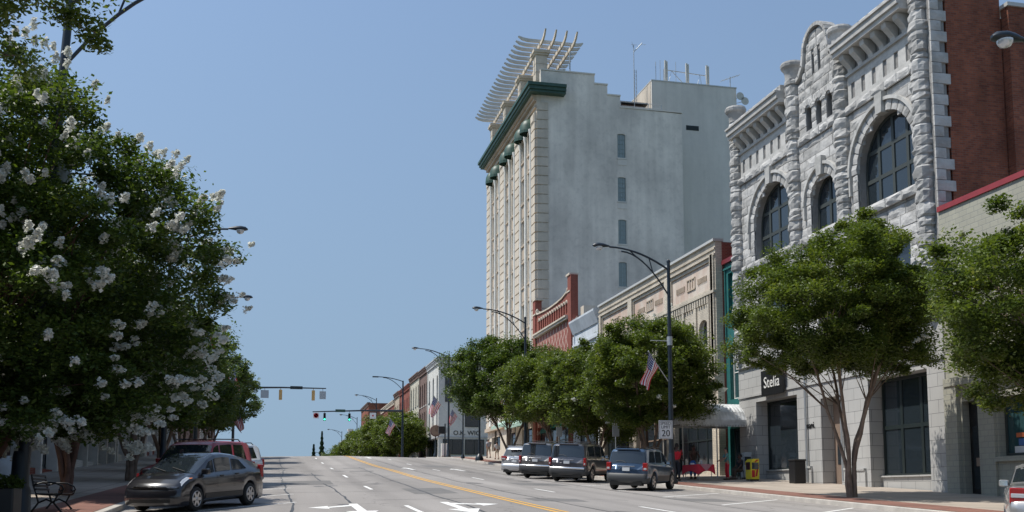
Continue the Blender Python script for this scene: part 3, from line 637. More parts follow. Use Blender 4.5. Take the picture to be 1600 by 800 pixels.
def textmesh(s,size,mat,name,parent,fr,a,z,d,ext=.02,align='CENTER',flip=False,vert=False,rot=0):
    cu=bpy.data.curves.new('t','FONT'); cu.body=s; cu.size=size; cu.extrude=ext; cu.align_x=align; cu.align_y='CENTER'; cu.resolution_u=3
    o=bpy.data.objects.new('t',cu); COL.objects.link(o); dg=bpy.context.evaluated_depsgraph_get(); dg.update()
    me=bpy.data.meshes.new_from_object(o.evaluated_get(dg)); bpy.data.objects.remove(o); bpy.data.curves.remove(cu)
    mb=MB(); sgn=-1 if flip else 1; c,s_=math.cos(rot),math.sin(rot)
    vs=[fr(a+sgn*(v.co.x*c-v.co.y*s_),z+v.co.x*s_+v.co.y*c,d+v.co.z) for v in me.vertices]; mb.add(vs,[tuple(p.vertices) for p in me.polygons]); bpy.data.meshes.remove(me)
    return mb.build(name,mat,parent)
fr=RF(24.)
S=empty('shop_sign',(23.9,46.1,4.95),'black shop sign board reading Stelia over the stone building\'s shop window','sign')
m=MB(); fr.box(m,45.0,47.25,4.88,6.15,.15,.24); m.build('board','black',S)
textmesh('Stelia',.78,'white','lettering',S,fr,46.1,5.5,.26,.01,flip=True)
tag(textmesh('mani.',.42,'black','wall_lettering',None,fr,42.9,3.15,.02,.012,flip=True),'small black lettering on the pale pier left of the drainpipe','lettering')
# ---- 2 painted brick shop nearest
def near_shop():
    Y0,Y1=12.,33.0; fr=RF(24.); zb=-1.6
    B=empty('painted_shop',(24,22,prof(22)),'low grey painted brick shop with a red metal coping nearest on the right','building')
    g=prof(30); ho=[(31.3,32.15,g+.05,3.3,0),(25.9,30.3,1.28,3.3,0),(23.4,24.6,g-.2,3.2,0),(18,22.6,1.1,3.2,0)]
    m=MB(); vents=[(31.55,31.85,9.1,9.4,0),(28.4,28.7,9.1,9.4,0),(25.2,25.5,9.1,9.4,0)]
    wall(m,fr,[(Y0,zb),(Y1,zb),(Y1,10.5),(Y0,10.5)],[opening(*o) for o in ho+vents],.4); m.build('wall','painted',B)
    shell(B,24.4,40,Y0,Y1,zb,10.3,'painted',.5)
    m=MB(); fr.box(m,Y0-.05,Y1-.02,10.5,10.7,-.5,.07); m.build('coping','redcoping',B)
    m=MB()
    for o in vents: m.cut(); fr.box(m,o[0],o[1],o[2],o[3],-.3,-.2)
    m.build('vent','black',B)
    m=MB(); fr.box(m,32.25,32.95,-.3,4.2,0,.16); m.cut(); fr.box(m,30.4,31.2,-.3,4.2,0,.1); m.cut(); fr.box(m,25.7,30.4,1.1,1.26,0,.14); m.cut(); fr.box(m,12,32.9,3.9,4.15,0,.2); m.build('pilaster','painted',B)
    window(B,fr,25.92,30.28,1.3,3.28,0,-.25,2,1,'greyframe','glass_teal',.08,name='shop_window')
    window(B,fr,18.02,22.58,1.12,3.18,0,-.25,2,1,'greyframe','glass_teal',.08,name='shop_window')
    for (a0,a1,z0,z1,_) in (ho[0],ho[2]):
        k=MB(); fr.box(k,a0,a1,z0-.1,z1,-.36,-.28); d=k.build('door','black',B); k=MB(); fr.box(k,a0+.15,a1-.15,z0+.3,z1-.9,-.28,-.27); k.build('pane','glass',d); k=MB(); fr.box(k,a0+.3,a1-.3,z0+1.1,z0+1.4,-.27,-.26); k.build('notice','rust',d)
    M['poster1']=paint('poster_blue',(.05,.12,.3),.6); M['poster2']=paint('poster_orange',(.5,.12,.04),.6); M['poster3']=paint('poster_white',(.6,.6,.6),.6)
    for i,(a0,a1,z0,z1,c) in enumerate(((28.6,29.9,1.35,1.6,'poster3'),(28.7,29.7,1.62,1.85,'poster1'),(28.4,29.8,1.9,2.05,'poster2'),(26.4,27.6,1.4,2.0,'poster1'),(28.6,29.3,2.1,2.3,'poster1'))):
        k=MB(); fr.box(k,a0,a1,z0,z1,-.29,-.285); tag(k.build('poster',c,None,origin=fr((a0+a1)/2,z0,-.28)),['white strip poster low in the shop window','blue poster in the shop window','orange strip poster in the shop window','blue poster nearer the camera in the shop window','small blue poster at the top of the window posters'][i],'poster')
near_shop()
# ---- 3 teal shop with metal canopy
def teal_shop():
    Y0,Y1=50.35,52.9; fr=RF(24.5); g=prof(51)
    B=empty('teal_shop',(24.5,51.6,g),'narrow teal fronted building with a maroon trim beside the stone building','building')
    m=MB(); wall(m,fr,[(Y0,-.5),(Y1,-.5),(Y1,12.9),(Y0,12.9)],[opening(Y0+.3,Y1-.3,g+.1,3.6,0),opening(Y0+.5,Y1-.5,9.6,12.3,0),opening(Y0+.5,Y1-.5,5.2,8.2,0)],.4); m.build('wall','teal',B)
    m=MB(); fr.box(m,Y0,Y1,12.9,13.15,-.4,.16); m.build('trim','maroon',B)
    m=MB(); fr.box(m,Y0+.02,Y1-.02,12.55,12.66,0,.1); 
    for a in (Y0+.08,(Y0+Y1)/2,Y1-.2): fr.box(m,a-.05,a+.05,8.6,12.5,0,.08)
    m.build('moulding','teal',B)
    window(B,fr,Y0+.52,Y1-.52,9.62,12.28,0,-.2,2,2,'teal','glass_teal',.07); window(B,fr,Y0+.52,Y1-.52,5.22,8.18,0,-.2,2,2,'white','glass_teal',.07)
    window(B,fr,Y0+.32,Y1-.32,g+.12,3.58,0,-.25,2,1,'darkframe','glass',.08,name='shop_window')
    shell(B,24.9,38,Y0,Y1,-.5,12.7,'brickdark',.5)
teal_shop()
def canopy():
    M['canopy']=paint('canopy_metal',(.55,.56,.56),.5,.2,var=.25,scale=2.5)
    C=empty('shop_canopy',(22.3,51,prof(51)),'grey corrugated metal entrance canopy reaching out over the pavement beside the stone building','canopy')
    m=MB(); x0,x1,y0,y1=20.3,24.35,49.5,52.6; ze=3.85; n=44; rows=6; vs=[]
    def zt(x,q):   # q 0..1 across the width, barrel section with a hipped front
        h=min(1,((x-x0)/.75))**.6; return ze+.95*h*math.sin(math.pi*q)**.55
    for i in range(n+1):
        x=x0+(x1-x0)*i/n
        for j in range(rows*2+1):
            q=j/(rows*2); vs.append((x,y0+(y1-y0)*q,zt(x,q)+(.018 if i%2 else -.018)))
    k=rows*2+1; m.add(vs,[(i*k+j,i*k+j+1,(i+1)*k+j+1,(i+1)*k+j) for i in range(n) for j in range(k-1)]); m.build('roof_sheet','canopy',C)
    m=MB(); nn=46
    for i in range(nn): x=x0+(x1-x0)*i/nn; m.box(x,x+.05,y0-.02,y0,3.5,3.8); 
    m.box(x0,x1,y0,y0+.03,3.6,3.87); m.box(x0,x1,y1-.03,y1,3.6,3.87); m.box(x0,x0+.03,y0+.03,y1-.03,3.6,3.87); m.build('valance','canopy',C)
    for (x,y) in ((20.5,49.7),(20.5,52.4),(22.4,49.7)):
        m=MB(); m.tube([(x,y,zwalk(x,y)),(x,y,3.8)],.035,8); m.build('post','offwhite',C)
    m=MB(); m.box(x0+.05,x1,y0+.05,y1-.05,3.72,3.76); m.build('soffit','darkframe',C)
canopy()
# ---- 4 beige brick row and pale blue neighbour
def beige_row():
    Y0,Y1=52.95,74.4; fr=RF(24.); zb=-.3
    B=empty('beige_row',(24,63.6,prof(63)),'long beige brick building with three recessed upper panels','building')
    sf=[(Y0+.9+i*7.0,Y0+6.5+i*7.0) for i in range(3)]
    ho=[(a0,a1,prof((a0+a1)/2)+.2,4.9+.4*i,0) for i,(a0,a1) in enumerate(sf)]
    up=[]; 
    for i,(a0,a1) in enumerate(sf):
        for k in range(3): up.append((a0+.3+k*1.85,a0+1.55+k*1.85,7.3,9.6,.45))
    pan=[(a0-.2,a1+.2,11.7,13.3) for a0,a1 in sf]
    m=MB(); wall(m,fr,[(Y0,zb),(Y1,zb),(Y1,14.3),(Y0,14.3)],[opening(*o) for o in ho+up]+[opening(*p) for p in pan],.4); m.build('wall','beige',B)
    m=MB()
    for a0,a1,z0,z1 in pan: m.cut(); fr.box(m,a0,a1,z0,z1,-.3,-.1)
    m.build('recessed_panel','beigepanel',B)
    m=MB()
    for a0,a1,z0,z1 in pan:
        c=(a0+a1)/2; m.cut()
        for dz in (0,.55): 
            fr.box(m,c-.62,c+.62,12.15+dz*1.2,12.23+dz*1.2,-.1,-.04)
        for k in range(4): fr.box(m,c-.62+k*.38,c-.52+k*.38,12.15,12.85,-.1,-.05)
        for s in (-1,1):
            for k in range(8): fr.box(m,c+s*(1.0+k*.17),c+s*(1.08+k*.17),12.3,12.62,-.1,-.04)
    m.build('vent_grille','creamdark',B)
    m=MB(); 
    for i,a in enumerate((Y0+.3,)+tuple(x for a0,a1 in sf for x in (a0-.5,a1+.5))): m.cut(); fr.box(m,a-.2,a+.2,6,13.6,0,.12)
    for i in range(4): m.cut(); fr.box(m,Y0,Y1,[13.5,13.85,11.35,6.4][i],[13.62,13.95,11.5,6.6][i],0,[.1,.07,.16,.2][i])
    for a0,a1 in sf:   # corbel table and arches above windows
        m.cut()
        n=16
        for k in range(n): fr.box(m,a0+(a1-a0)*k/n,a0+(a1-a0)*k/n+.18,10.9,11.35,0,.12)
        for k in range(4): fr.box(m,a0+k*1.85-.12+.05,a0+k*1.85+.2,6.6,11.35,0,.1)
    m.build('pilaster','beige',B)
    m=MB(); fr.box(m,Y0-.05,Y1,14.3,14.45,-.5,.14); m.build('coping','tin',B)
    for a0,a1,z0,z1,ar in up: window(B,fr,a0+.01,a1-.01,z0,z1,ar,-.2,1,2,'white','glass',.07)
    for i,(a0,a1,z0,z1,_) in enumerate(ho): window(B,fr,a0+.01,a1-.01,z0,z1-.01,0,-.28,4,2,['darkframe','rust','darkframe'][i],'glass',.12,name='shop_window')
    m=MB(); m.box(24.4,40,Y0,Y1,zb,14.25); m.build('side_wall','brickred',B)
    m=MB(); m.box(24.5,39.9,Y0+.1,Y1-.1,14.25,14.3); m.build('roof','roof',B)
beige_row()
def pale_blue():
    Y0,Y1=74.45,81.35; fr=RF(24.); zb=.5
    B=empty('pale_blue_building',(24,78,prof(78)),'pale blue stucco building between the beige row and the red brick gable','building')
    g=prof(78); ho=[(75.2,80.6,g+.3,5.8,0)]; up=[(75.3+k*1.9,76.6+k*1.9,8.3,11.,0) for k in range(3)]
    m=MB(); wall(m,fr,[(Y0,zb),(Y1,zb),(Y1,14.15),(Y0,14.15)],[opening(*o) for o in ho+up],.4); m.build('wall','bluewhite',B)
    m=MB(); m.prism([(0,13.2),(.1,13.2),(.45,14.1),(.45,14.25),(0,14.25)],lambda d,z,k:fr(k,z,d),Y0+.02,Y1-.02); fr.box(m,Y0+.02,Y1-.02,12.1,12.3,0,.15); fr.box(m,Y0+.02,Y0+.4,1,13,0,.1); fr.box(m,Y1-.4,Y1-.02,1,13,0,.1); m.build('cornice','bluewhite',B)
    for a0,a1,z0,z1,ar in up: window(B,fr,a0+.01,a1-.01,z0+.01,z1-.01,0,-.2,1,2,'white','glass',.07)
    window(B,fr,75.22,80.58,g+.32,5.78,0,-.28,3,2,'darkframe','glass',.12,name='shop_window')
    shell(B,24.4,39,Y0,Y1,zb,14.1,'stucco',.5)
    m=MB(); m.box(24.6,25.6,80.4,81.3,14.1,15.6); m.box(24.7,26.4,80.5,81.3,15.0,15.3); m.build('chimney','cream',B)
pale_blue()
# ---- 5 red brick gabled parapet
def brick_gable():
    Y0,Y1=81.45,94.7; fr=RF(23.95); zb=1.
    B=empty('red_brick_building',(24,88,prof(88)),'red brick building with an arcaded parapet and diamond patterned wall','building')
    # diamond pattern
    m_,nt_,b_=newmat('diamond_brick'); L=nt_.links.new; g,c=wallcoord(nt_)
    s=N(nt_,'ShaderNodeSeparateXYZ'); L(c.outputs[0],s.inputs[0]); outs=[]
    for sg in (1,-1):
        k=N(nt_,'ShaderNodeMath',operation='MULTIPLY_ADD'); L(s.outputs[0],k.inputs[0]); k.inputs[1].default_value=sg*1.0; 
        z=N(nt_,'ShaderNodeMath',operation='MULTIPLY'); L(s.outputs[1],z.inputs[0]); z.inputs[1].default_value=.8; L(z.outputs[0],k.inputs[2])
        f=N(nt_,'ShaderNodeMath',operation='FRACT'); L(k.outputs[0],f.inputs[0]); q=N(nt_,'ShaderNodeMath',operation='LESS_THAN'); L(f.outputs[0],q.inputs[0]); q.inputs[1].default_value=.13; outs.append(q)
    mx=N(nt_,'ShaderNodeMath',operation='MAXIMUM'); L(outs[0].outputs[0],mx.inputs[0]); L(outs[1].outputs[0],mx.inputs[1])
    mc=N(nt_,'ShaderNodeMix',data_type='RGBA'); L(mx.outputs[0],mc.inputs[0]); mc.inputs[6].default_value=(.27,.085,.065,1); mc.inputs[7].default_value=(.5,.38,.32,1); L(mc.outputs[2],b_.inputs['Base Color']); b_.inputs['Roughness'].default_value=.85
    M['diamond']=m_
    g0=prof(88); ho=[(82.8,93.4,g0+.3,6.2,0)]; up=[(83.5+k*2.5,84.9+k*2.5,8.6,11.6,.5) for k in range(4)]
    m=MB(); wall(m,fr,[(Y0,zb),(Y1,zb),(Y1,14.9),(Y0,14.9)],[opening(*o) for o in ho+up],.4); m.build('wall','diamond',B)
    out=[(Y0,14.9),(Y1,14.9),(Y1,17.3),(93.6,17.25),(93.2,16.95)]+[(a,16.75+.02*((a-88.2)**2)*.45) for a in (92,90.5,89,87.5,86,84.6)]+[(83.1,17.1),(82.8,17.4),(Y0,17.5)]
    arcs=[opening(83.0+k*.78,83.42+k*.78,15.35,16.2,1,6) for k in range(13)]
    m=MB(); wall(m,fr,out,arcs,.3,0,.02); m.build('parapet','bricktrim',B)
    m=MB(); fr.box(m,82.6,93.7,15.2,16.6,-.2,-.08); m.build('parapet_recess','brickred',B)
    m=MB(); 
    for k in range(13): archring(m,fr,83.21+k*.78,16.2,.21,.33,0,.07,6)
    m.cut(); fr.box(m,82.4,93.8,14.75,14.95,0,.3); fr.box(m,82.4,93.8,14.95,15.1,0,.4)
    pts=out[3:-1]
    for p,q in zip(pts[:-1],pts[1:]): m.add([fr(x,z+dz,d) for d in (-.35,.12) for (x,z,dz) in ((p[0],p[1],0),(q[0],q[1],0),(q[0],q[1],.13),(p[0],p[1],.13))],[(0,1,2,3),(4,7,6,5),(0,4,5,1),(2,6,7,3),(1,5,6,2),(3,7,4,0)])
    for a in (82.2,93.9): m.cut(); fr.box(m,a-.55,a+.55,18.42,18.6,-.6,.22); fr.box(m,a-.5,a+.5,17.0,17.12,-.5,.2)
    for a in (82.75,93.4): m.cut().lathe(fr(a,17.35,.0),[(.05,-.15),(.18,0),(.05,.2)],8)
    m.build('stone_trim','cream',B)
    m=MB()
    for a in (82.0,94.15): m.cut(); fr.box(m,a-.5,a+.5,zb,18.42,-.5,.14)
    m.build('corner_pier','bricktrim',B)
    for a0,a1,z0,z1,ar in up: window(B,fr,a0+.01,a1-.01,z0+.01,z1,ar,-.2,1,2,'white','glass',.07)
    window(B,fr,82.82,93.38,g0+.32,6.18,0,-.28,5,2,'darkframe','glass',.12,name='shop_window')
    shell(B,24.36,38,Y0,Y1-.02,zb,14.9,'brickred',.5)
brick_gable()
# ---- 6 seven-storey tower with roof pergola
def tower():
    X0=24.4; Y0,Y1=95.2,118.9; fr=RF(X0); zb=2.2; zt=39.5
    B=empty('seven_storey_building',(X0,107,prof(107)),'tall seven-storey cream and grey office building with a roof pergola and green eave','building')
    bays=[(96.9,101.7),(104.1,109.1),(111.6,116.8)]; rows=[9.2,13.6,18.0,22.4,26.8,31.2,35.6]
    ho=[]; 
    for b0,b1 in bays:
        c=(b0+b1)/2
        for z in rows:
            for s in (-1,1): ho.append((c+s*1.25-.62,c+s*1.25+.62,z-1.25,z+1.2,0))
    gf=[(97.2,101.5,4.4,7.2,0),(104.4,108.8,4.6,7.2,0),(112,116.6,4.9,7.2,0)]
    m=MB(); wall(m,fr,[(Y0,zb),(Y1,zb),(Y1,zt+.6),(Y0,zt+.6)],[opening(*o) for o in ho+gf],.45); m.build('front_wall','cream',B)
    for i,(a0,a1,z0,z1,_) in enumerate(ho): window(B,fr,a0+.01,a1-.01,z0+.01,z1-.01,0,-.14,1,2,'white','glass_pale' if i%5 in(0,3) else 'glass',.08)
    for a0,a1,z0,z1,_ in gf: window(B,fr,a0+.01,a1-.01,z0+.01,z1-.01,0,-.3,3,2,'darkframe','glass',.1,name='shop_window')
    # rusticated piers
    m=MB()
    for p0,p1 in ((95.2,96.7),(101.95,103.85),(109.35,111.35),(117.05,118.9)):
        m.cut(); z=7.5
        while z<36.6:
            fr.box(m,p0,p1,z+.07,min(z+.88,36.7),0,.22); z+=.95
        fr.box(m,p0,p1,36.75,37.7,0,.25); fr.box(m,p0+.2,p1-.2,36.9,37.55,.25,.32)
    m.build('rusticated_pier','cream',B)
    m=MB()
    for b0,b1 in bays:
        c=(b0+b1)/2
        for a in (b0+.18,c,b1-.18): m.cut().lathe(fr(a,7.8,.12),[(.24,0),(.18,.3),(.17,28.),(.24,28.4),(.28,28.8)],10)
    m.build('colonnette','white',B)
    m=MB()
    for b0,b1 in bays:
        m.cut()
        for z in rows:
            for s in (-1,1):
                c=(b0+b1)/2+s*1.25; fr.box(m,c-.8,c+.8,z-1.45,z-1.27,0,.14); fr.box(m,c-.7,c+.7,z-2.75,z-1.75,0,.05); fr.box(m,c-.75,c+.75,z+1.22,z+1.4,0,.1)
    m.cut(); fr.box(m,Y0,Y1,7.2,7.6,0,.4); m.cut(); fr.box(m,Y0,Y1,38.2,38.45,0,.18); fr.box(m,Y0,Y1,38.9,39.2,0,.3); fr.box(m,Y0,Y1,39.2,39.5,0,.5)
    m.build('sill_and_spandrel','creamdark',B)
    m=MB(); o=1.15   # green eave wrapping the corner
    for z0,z1,q in ((39.52,39.75,.85),(39.75,40.1,1.0),(40.1,40.4,1.15)):
        m.box(X0-q,X0+.4,Y0-q,Y1+q*.9,z0,z1); m.box(X0+.4,27.2,Y0-q,Y0-.002,z0,z1)
    m.build('eave','green',B)
    for b0,b1 in bays:        # domed awnings
        for s in (-1,1):
            c=(b0+b1)/2+s*1.25; k=MB(); vs=[];n=8
            for i in range(n+1):
                t=math.pi*i/n
                for j in range(5):
                    q=math.pi/2*j/4; vs.append(fr(c-.85*math.cos(t)*math.cos(q)**.6,36.7+1.25*math.sin(q)+.25*math.sin(t)*0,.02+1.05*math.sin(t)*math.cos(q)**.7))
            k.add(vs,[(i*5+j,i*5+j+1,(i+1)*5+j+1,(i+1)*5+j) for i in range(n) for j in range(4)],0,True)
            for i in range(n):
                t0,t1=math.pi*i/n,math.pi*(i+1)/n; k.add([fr(c-.85*math.cos(t),36.7-h,.02+1.05*math.sin(t)) for t in (t0,t1) for h in (0,.28)],[(0,1,3,2)])
            k.build('awning','green',B)
    # side wall with stepped parapet
    s=SF(Y0+.0); fx=X0+.45
    out=[(fx,zb),(39.8,zb),(39.8,38.85),(33.15,38.95),(33.15,40.1),(31.8,40.15),(31.8,41.15),(30.45,41.2),(30.45,42.15),(fx,42.1)]
    wn=[(32.8,33.65,z_,z_+2.4,.1) for z_ in (20.5,24.84,29.2,33.7,16.2)]
    m=MB(); wall(m,s,out,[opening(*o) for o in wn],.4,0,-.01); m.build('side_wall','stucco',B)
    for a0,a1,z0,z1,ar in wn:
        window(B,s,a0+.01,a1-.01,z0+.01,z1,ar,-.08,3,5,'teal_grey','glass_pale',.05,sill=.06,smat='offwhite',mw=.025); k=MB(); s.box(k,a1+.0,a1+.1,z0-.1,z1+.05,-.01,.03); k.build('jamb_trim','offwhite',B)
    m=MB()
    for a0,a1,z0,z1,ar in wn: m.cut(); s.box(m,a0-.02,a1+.12,z0-.75,z0-.17,-.01,.03)
    m.cut()
    for pts in (((24.85,42.1),(30.5,42.15)),((30.4,41.15),(31.85,41.15)),((31.75,40.1),(33.2,40.1)),((33.1,38.9),(39.85,38.85))): s.box(m,pts[0][0],pts[1][0],pts[0][1]+.04,pts[0][1]+.18,-.5,.06)
    m.build('side_trim','stucco2',B)
    m=MB(); z=7.5
    while z<38.3: s.box(m,X0,25.55,z+.07,z+.88,0,.1); z+=.95
    m.build('corner_quoins','cream',B)
    m=MB(); m.box(fx,39.8,Y0+.4,Y1,zb,37.8); m.box(fx,fx+.3,Y0+.4,Y1,37.8,42.0); m.box(fx+.3,39.8,Y1-.3,Y1,37.8,39); m.build('body_wall','stucco2',B)
    m=MB(); m.box(fx+.3,39.7,Y0+.4,Y1-.35,37.8,37.9); m.build('roof','roof',B)
    # rear block
    m=MB(); m.box(38.02,47.75,99.,114.,zb,43.8); m.build('rear_block','stucco2',B)
    m=MB(); m.box(37.98,48.8-1.0,98.95,99.3,43.8,43.92); m.box(37.98,38.3,99.3,114,43.8,43.92); m.build('rear_coping','tin',B)
    m=MB(); m.box(38.0-.03,38.02,99.3,113.,37.9,43.7); m.build('cream_flank','cream',B)
    r=SF(99.); m=MB(); 
    for k in range(4): r.box(m,41.9,43.25,38.75+k*.1,38.82+k*.1,0,.05)
    r.box(m,41.85,43.3,38.68,39.2,.0,.02); m.build('louvre','darkframe',B)
    m=MB(); m.box(34.6,37.,99.,103.,37.9,40.9); m.build('roof_hut','brown',B); 
    m=MB(); m.box(34.3,37.4,98.6,103.5,40.9,41.1); m.build('hut_roof','black',B)
    # pergola piers
    ps=[95.9,102.6,110.0,117.2]
    for y in ps:
        m=MB(); z=40.42
        while z<44.0: m.box(24.5,25.7,y-.0,y+1.15,z,z+.82); m.box(24.54,25.66,y+.04,y+1.11,z+.82,z+.9); z+=.9
        m.box(24.38,25.82,y-.12,y+1.27,z,z+.2); m.box(24.25,25.95,y-.25,y+1.4,z+.2,z+.5); m.build('pergola_pier','cream',B)
    m=MB(); wt=44.75
    for x in (24.9,26.0,27.1,28.15):        # long beams, upturned toward the viewer
        n=6; pts=[(94.9,wt+.0),(94.3,wt+.15),(93.8,wt+.42),(93.45,wt+.85)]
        m.cut(); m.box(x-.08,x+.08,94.9,119.6,wt,wt+.36)
        for (p,q) in zip(pts[:-1],pts[1:]):
            m.add([(x+e,yy,zz) for e in (-.08,.08) for (yy,zz) in ((p[0],p[1]),(q[0],q[1]),(q[0],q[1]+.34*(1 if q!=pts[-1] else .2)),(p[0],p[1]+.36))],[(0,1,2,3),(4,7,6,5),(0,4,5,1),(1,5,6,2),(2,6,7,3),(3,7,4,0)])
    m.build('pergola_beam','cream',B)
    m=MB()
    for i in range(22):
        y=95.6+i*1.08; z=wt+.37
        prf=[(22.6,z+.42),(23.0,z+.12),(23.6,z-.0),(28.6,z),(29.2,z+.1),(29.4,z+.35),(29.3,z+.42),(28.9,z+.32),(28.5,z+.3),(23.7,z+.3),(23.2,z+.36),(22.65,z+.5)]
        m.cut(); m.prism(prf,lambda a,zz,k,y=y:Vector((a,y+k,zz)),-.1,.1)
    m.build('pergola_slat','offwhite',B)
    for x,y in ((28.1,96.),(28.1,103.),(28.1,110),(28.1,117.5),(27.0,103.)):
        m=MB(); m.tube([(x,y,38),(x,y,wt)],.07,6); m.build('pergola_post','steel',B)
    return B
TW=tower()
def rooftop():
    A=empty('antenna_mast',(36.6,100.5,37.9),'tall thin lattice antenna mast on the tall building\'s main roof','antenna','antennas on the tall building\'s roof')
    m=MB(); x,y=36.6,100.5
    m.tube([(x,y,37.9),(x,y,48.3)],.045,6); m.tube([(x+.28,y,37.9),(x+.28,y,45.5)],.03,6); m.tube([(x+.14,y+.25,37.9),(x+.14,y+.25,45.5)],.03,6)
    for k in range(16):
        z=38.3+k*.45; m.tube([(x,y,z),(x+.28,y,z+.22)],.018,5); m.tube([(x+.28,y,z+.22),(x,y,z+.45)],.018,5)
    m.build('mast','steel',A)
    m=MB(); m.tube([(x,y,47.5),(x+.9,y-.2,48.5)],.05,6); m.tube([(x-.3,y,48.3),(x+.4,y,48.3)],.02,5); m.tube([(x-.2,y,48.6),(x-.05,y,48.0)],.02,5); m.tube([(x+.6,y,48.35),(x+1.4,y,48.45)],.02,5); m.build('head','steel',A)
    A=empty('panel_antenna_array',(41,100,43.9),'steel frame with upright panel antennas on the rear roof block','antenna','antennas on the tall building\'s roof')
    m=MB(); f=lambda xx:Vector((xx,100,0))
    m.tube([(39.8,100,45.6),(44.9,100,45.35)],.05,6); m.tube([(40.3,100,43.9),(40.7,100,45.55),(42.4,100,43.9)],.045,6); m.tube([(43.6,100,43.9),(44.0,100,45.4),(44.2,100,43.9)],.045,6)
    m.tube([(39.8,100,43.9),(39.8,100,45.6)],.045,6); m.tube([(41.2,100,43.9),(41.2,100,46.6)],.03,6); m.tube([(39.4,100,43.9),(39.4,100,46.6)],.03,5); m.build('frame','steel',A)
    for xx,h in ((39.95,2.6),(42.4,2.5),(44.75,2.5)):
        m=MB(); m.bev(xx-.1,xx+.1,99.8,99.95,44.0,44.0+h,.02); m.bev(xx+.14,xx+.26,99.8,99.95,44.1,43.9+h,.02); m.build('panel','offwhite',A)
    A=empty('rod_antenna',(38.6,101,43.9),'single thin rod antenna at the rear block\'s left corner','antenna','antennas on the tall building\'s roof')
    m=MB(); m.tube([(38.9,100,43.9),(38.9,100,46.4)],.035,6); m.build('rod','steel',A); m=MB(); m.box(38.8,39.0,99.9,100.1,43.9,44.0); m.build('foot','steel',A)
    A=empty('yagi_antenna',(47.4,99.5,43.9),'small comb shaped TV antenna at the right end of the rear roof block','antenna','antennas on the tall building\'s roof')
    m=MB(); m.tube([(47.3,99.5,42.),(47.3,99.5,45.3)],.05,6); m.build('pole','steel',A)
    m=MB(); m.tube([(46.2,99.5,44.7),(48.4,99.5,45.6)],.03,5)
    for k in range(6): xx=46.3+k*.4; z=44.74+k*.163; m.tube([(xx,99.1,z-.0),(xx,99.9,z)],.018,5)
    m.build('boom','steel',A)
    A=empty('satellite_dish',(47.9,99.3,42.8),'pair of small round dishes clamped below the comb antenna','dish')
    for dx,dz in ((0,0),(.55,-.5)):
        m=MB(); m.lathe((48.1+dx,98.9,42.9+dz),[(.45,-.12),(.35,-.03),(.15,.03),(.01,.05)],12,0,'Y'); m.tube([(48.1+dx,98.9,42.9+dz),(47.8,99.1,42.7+dz)],.03,5); m.build('dish','offwhite',A)
    T=empty('roof_railing',(34,95.6,38.9),'thin pipe railing behind the stepped parapet of the tall building','railing')
    m=MB(); 
    for z in (39.4,39.85): m.tube([(33.3,95.8,z),(37.9,95.8,z)],.03,6)
    m.build('rail','steel',T); m=MB()
    for x in (33.4,34.9,36.4,37.8): m.tube([(x,95.8,38.0),(x,95.8,39.85)],.03,6)
    m.build('post','steel',T)
rooftop()
# ---- 7.. far block beyond the side street
def simple_front(name,label,X,Y0,Y1,zt,wallm,nb,rows,wh,ww,arch=.35,trim='white',shopm='darkframe',corn='greybrick',depth=16,side=None,RFf=RF,sgn=1,sh=3.0,group=None,awn=None,simplify=False):
    fr=RFf(X); g=prof((Y0+Y1)/2); zb=min(prof(Y0),prof(Y1))-1
    B=empty(name,(X,(Y0+Y1)/2,g),label,'building',group)
    L=Y1-Y0; st=L/nb; ho=[]
    for z in rows:
        for k in range(nb): c=Y0+st*(k+.5); ho.append((c-ww/2,c+ww/2,z-wh/2,z+wh/2,arch))
    gf=(Y0+.7,Y1-.7,g+.25,g+sh,0)
    m=MB(); wall(m,fr,[(Y0,zb),(Y1,zb),(Y1,zt),(Y0,zt)],[opening(*o) for o in ho]+[opening(*gf)],.4); m.build('wall',wallm,B)
    for a0,a1,z0,z1,ar in ho: window(B,fr,a0+.01,a1-.01,z0+.01,z1,ar,-.18,1 if simplify else 2,2,trim,'glass',.09,sill=.1,smat=trim)
    window(B,fr,gf[0]+.01,gf[1]-.01,gf[2]+.01,gf[3]-.01,0,-.28,max(2,int(L/2.2)),2,shopm,'glass',.12,name='shop_window')
    m=MB(); fr.box(m,Y0+.02,Y1-.02,zt-.9,zt-.6,0,.2); fr.box(m,Y0+.02,Y1-.02,zt-.35,zt-.1,0,.35); fr.box(m,Y0+.02,Y1-.02,zt-.1,zt+.08,-.4,.45)
    n=int(L/.9)
    for k in range(n): c=Y0+L*(k+.5)/n; fr.box(m,c-.14,c+.14,zt-.62,zt-.33,0,.3)
    m.build('cornice',corn,B)
    m=MB(); fr.box(m,Y0+.02,Y1-.02,g+sh+.1,g+sh+.6,0,.2); m.build('fascia',corn,B)
    m=MB()
    for a in (Y0+.02,Y1-.42): m.cut(); fr.box(m,a,a+.4,zb,zt-.9,0,.1)
    m.build('pilaster',wallm,B)
    s=1 if RFf is RF else -1
    x0,x1=(X+.4,X+depth) if s>0 else (X-depth,X-.4)
    m=MB(); m.box(x0,x1,Y0,Y1,zb,zt-.15); m.build('side_wall',side or wallm,B)
    m=MB(); m.box(x0+.1,x1-.1,Y0+.1,Y1-.1,zt-.15,zt-.1); m.build('roof','roof',B)
    if awn:
        m=MB(); a0,a1=awn[1:3]; z=g+sh; m.prism([(0,z+.5),(.05,z+.5),(1.5,z-.25),(1.5,z-.55),(1.46,z-.55),(1.44,z-.3),(0,z+.42)],lambda d,zz,k:fr(k,zz,d),a0,a1); m.build('awning',awn[0],B)
    return B
BW='buildings along the far block'
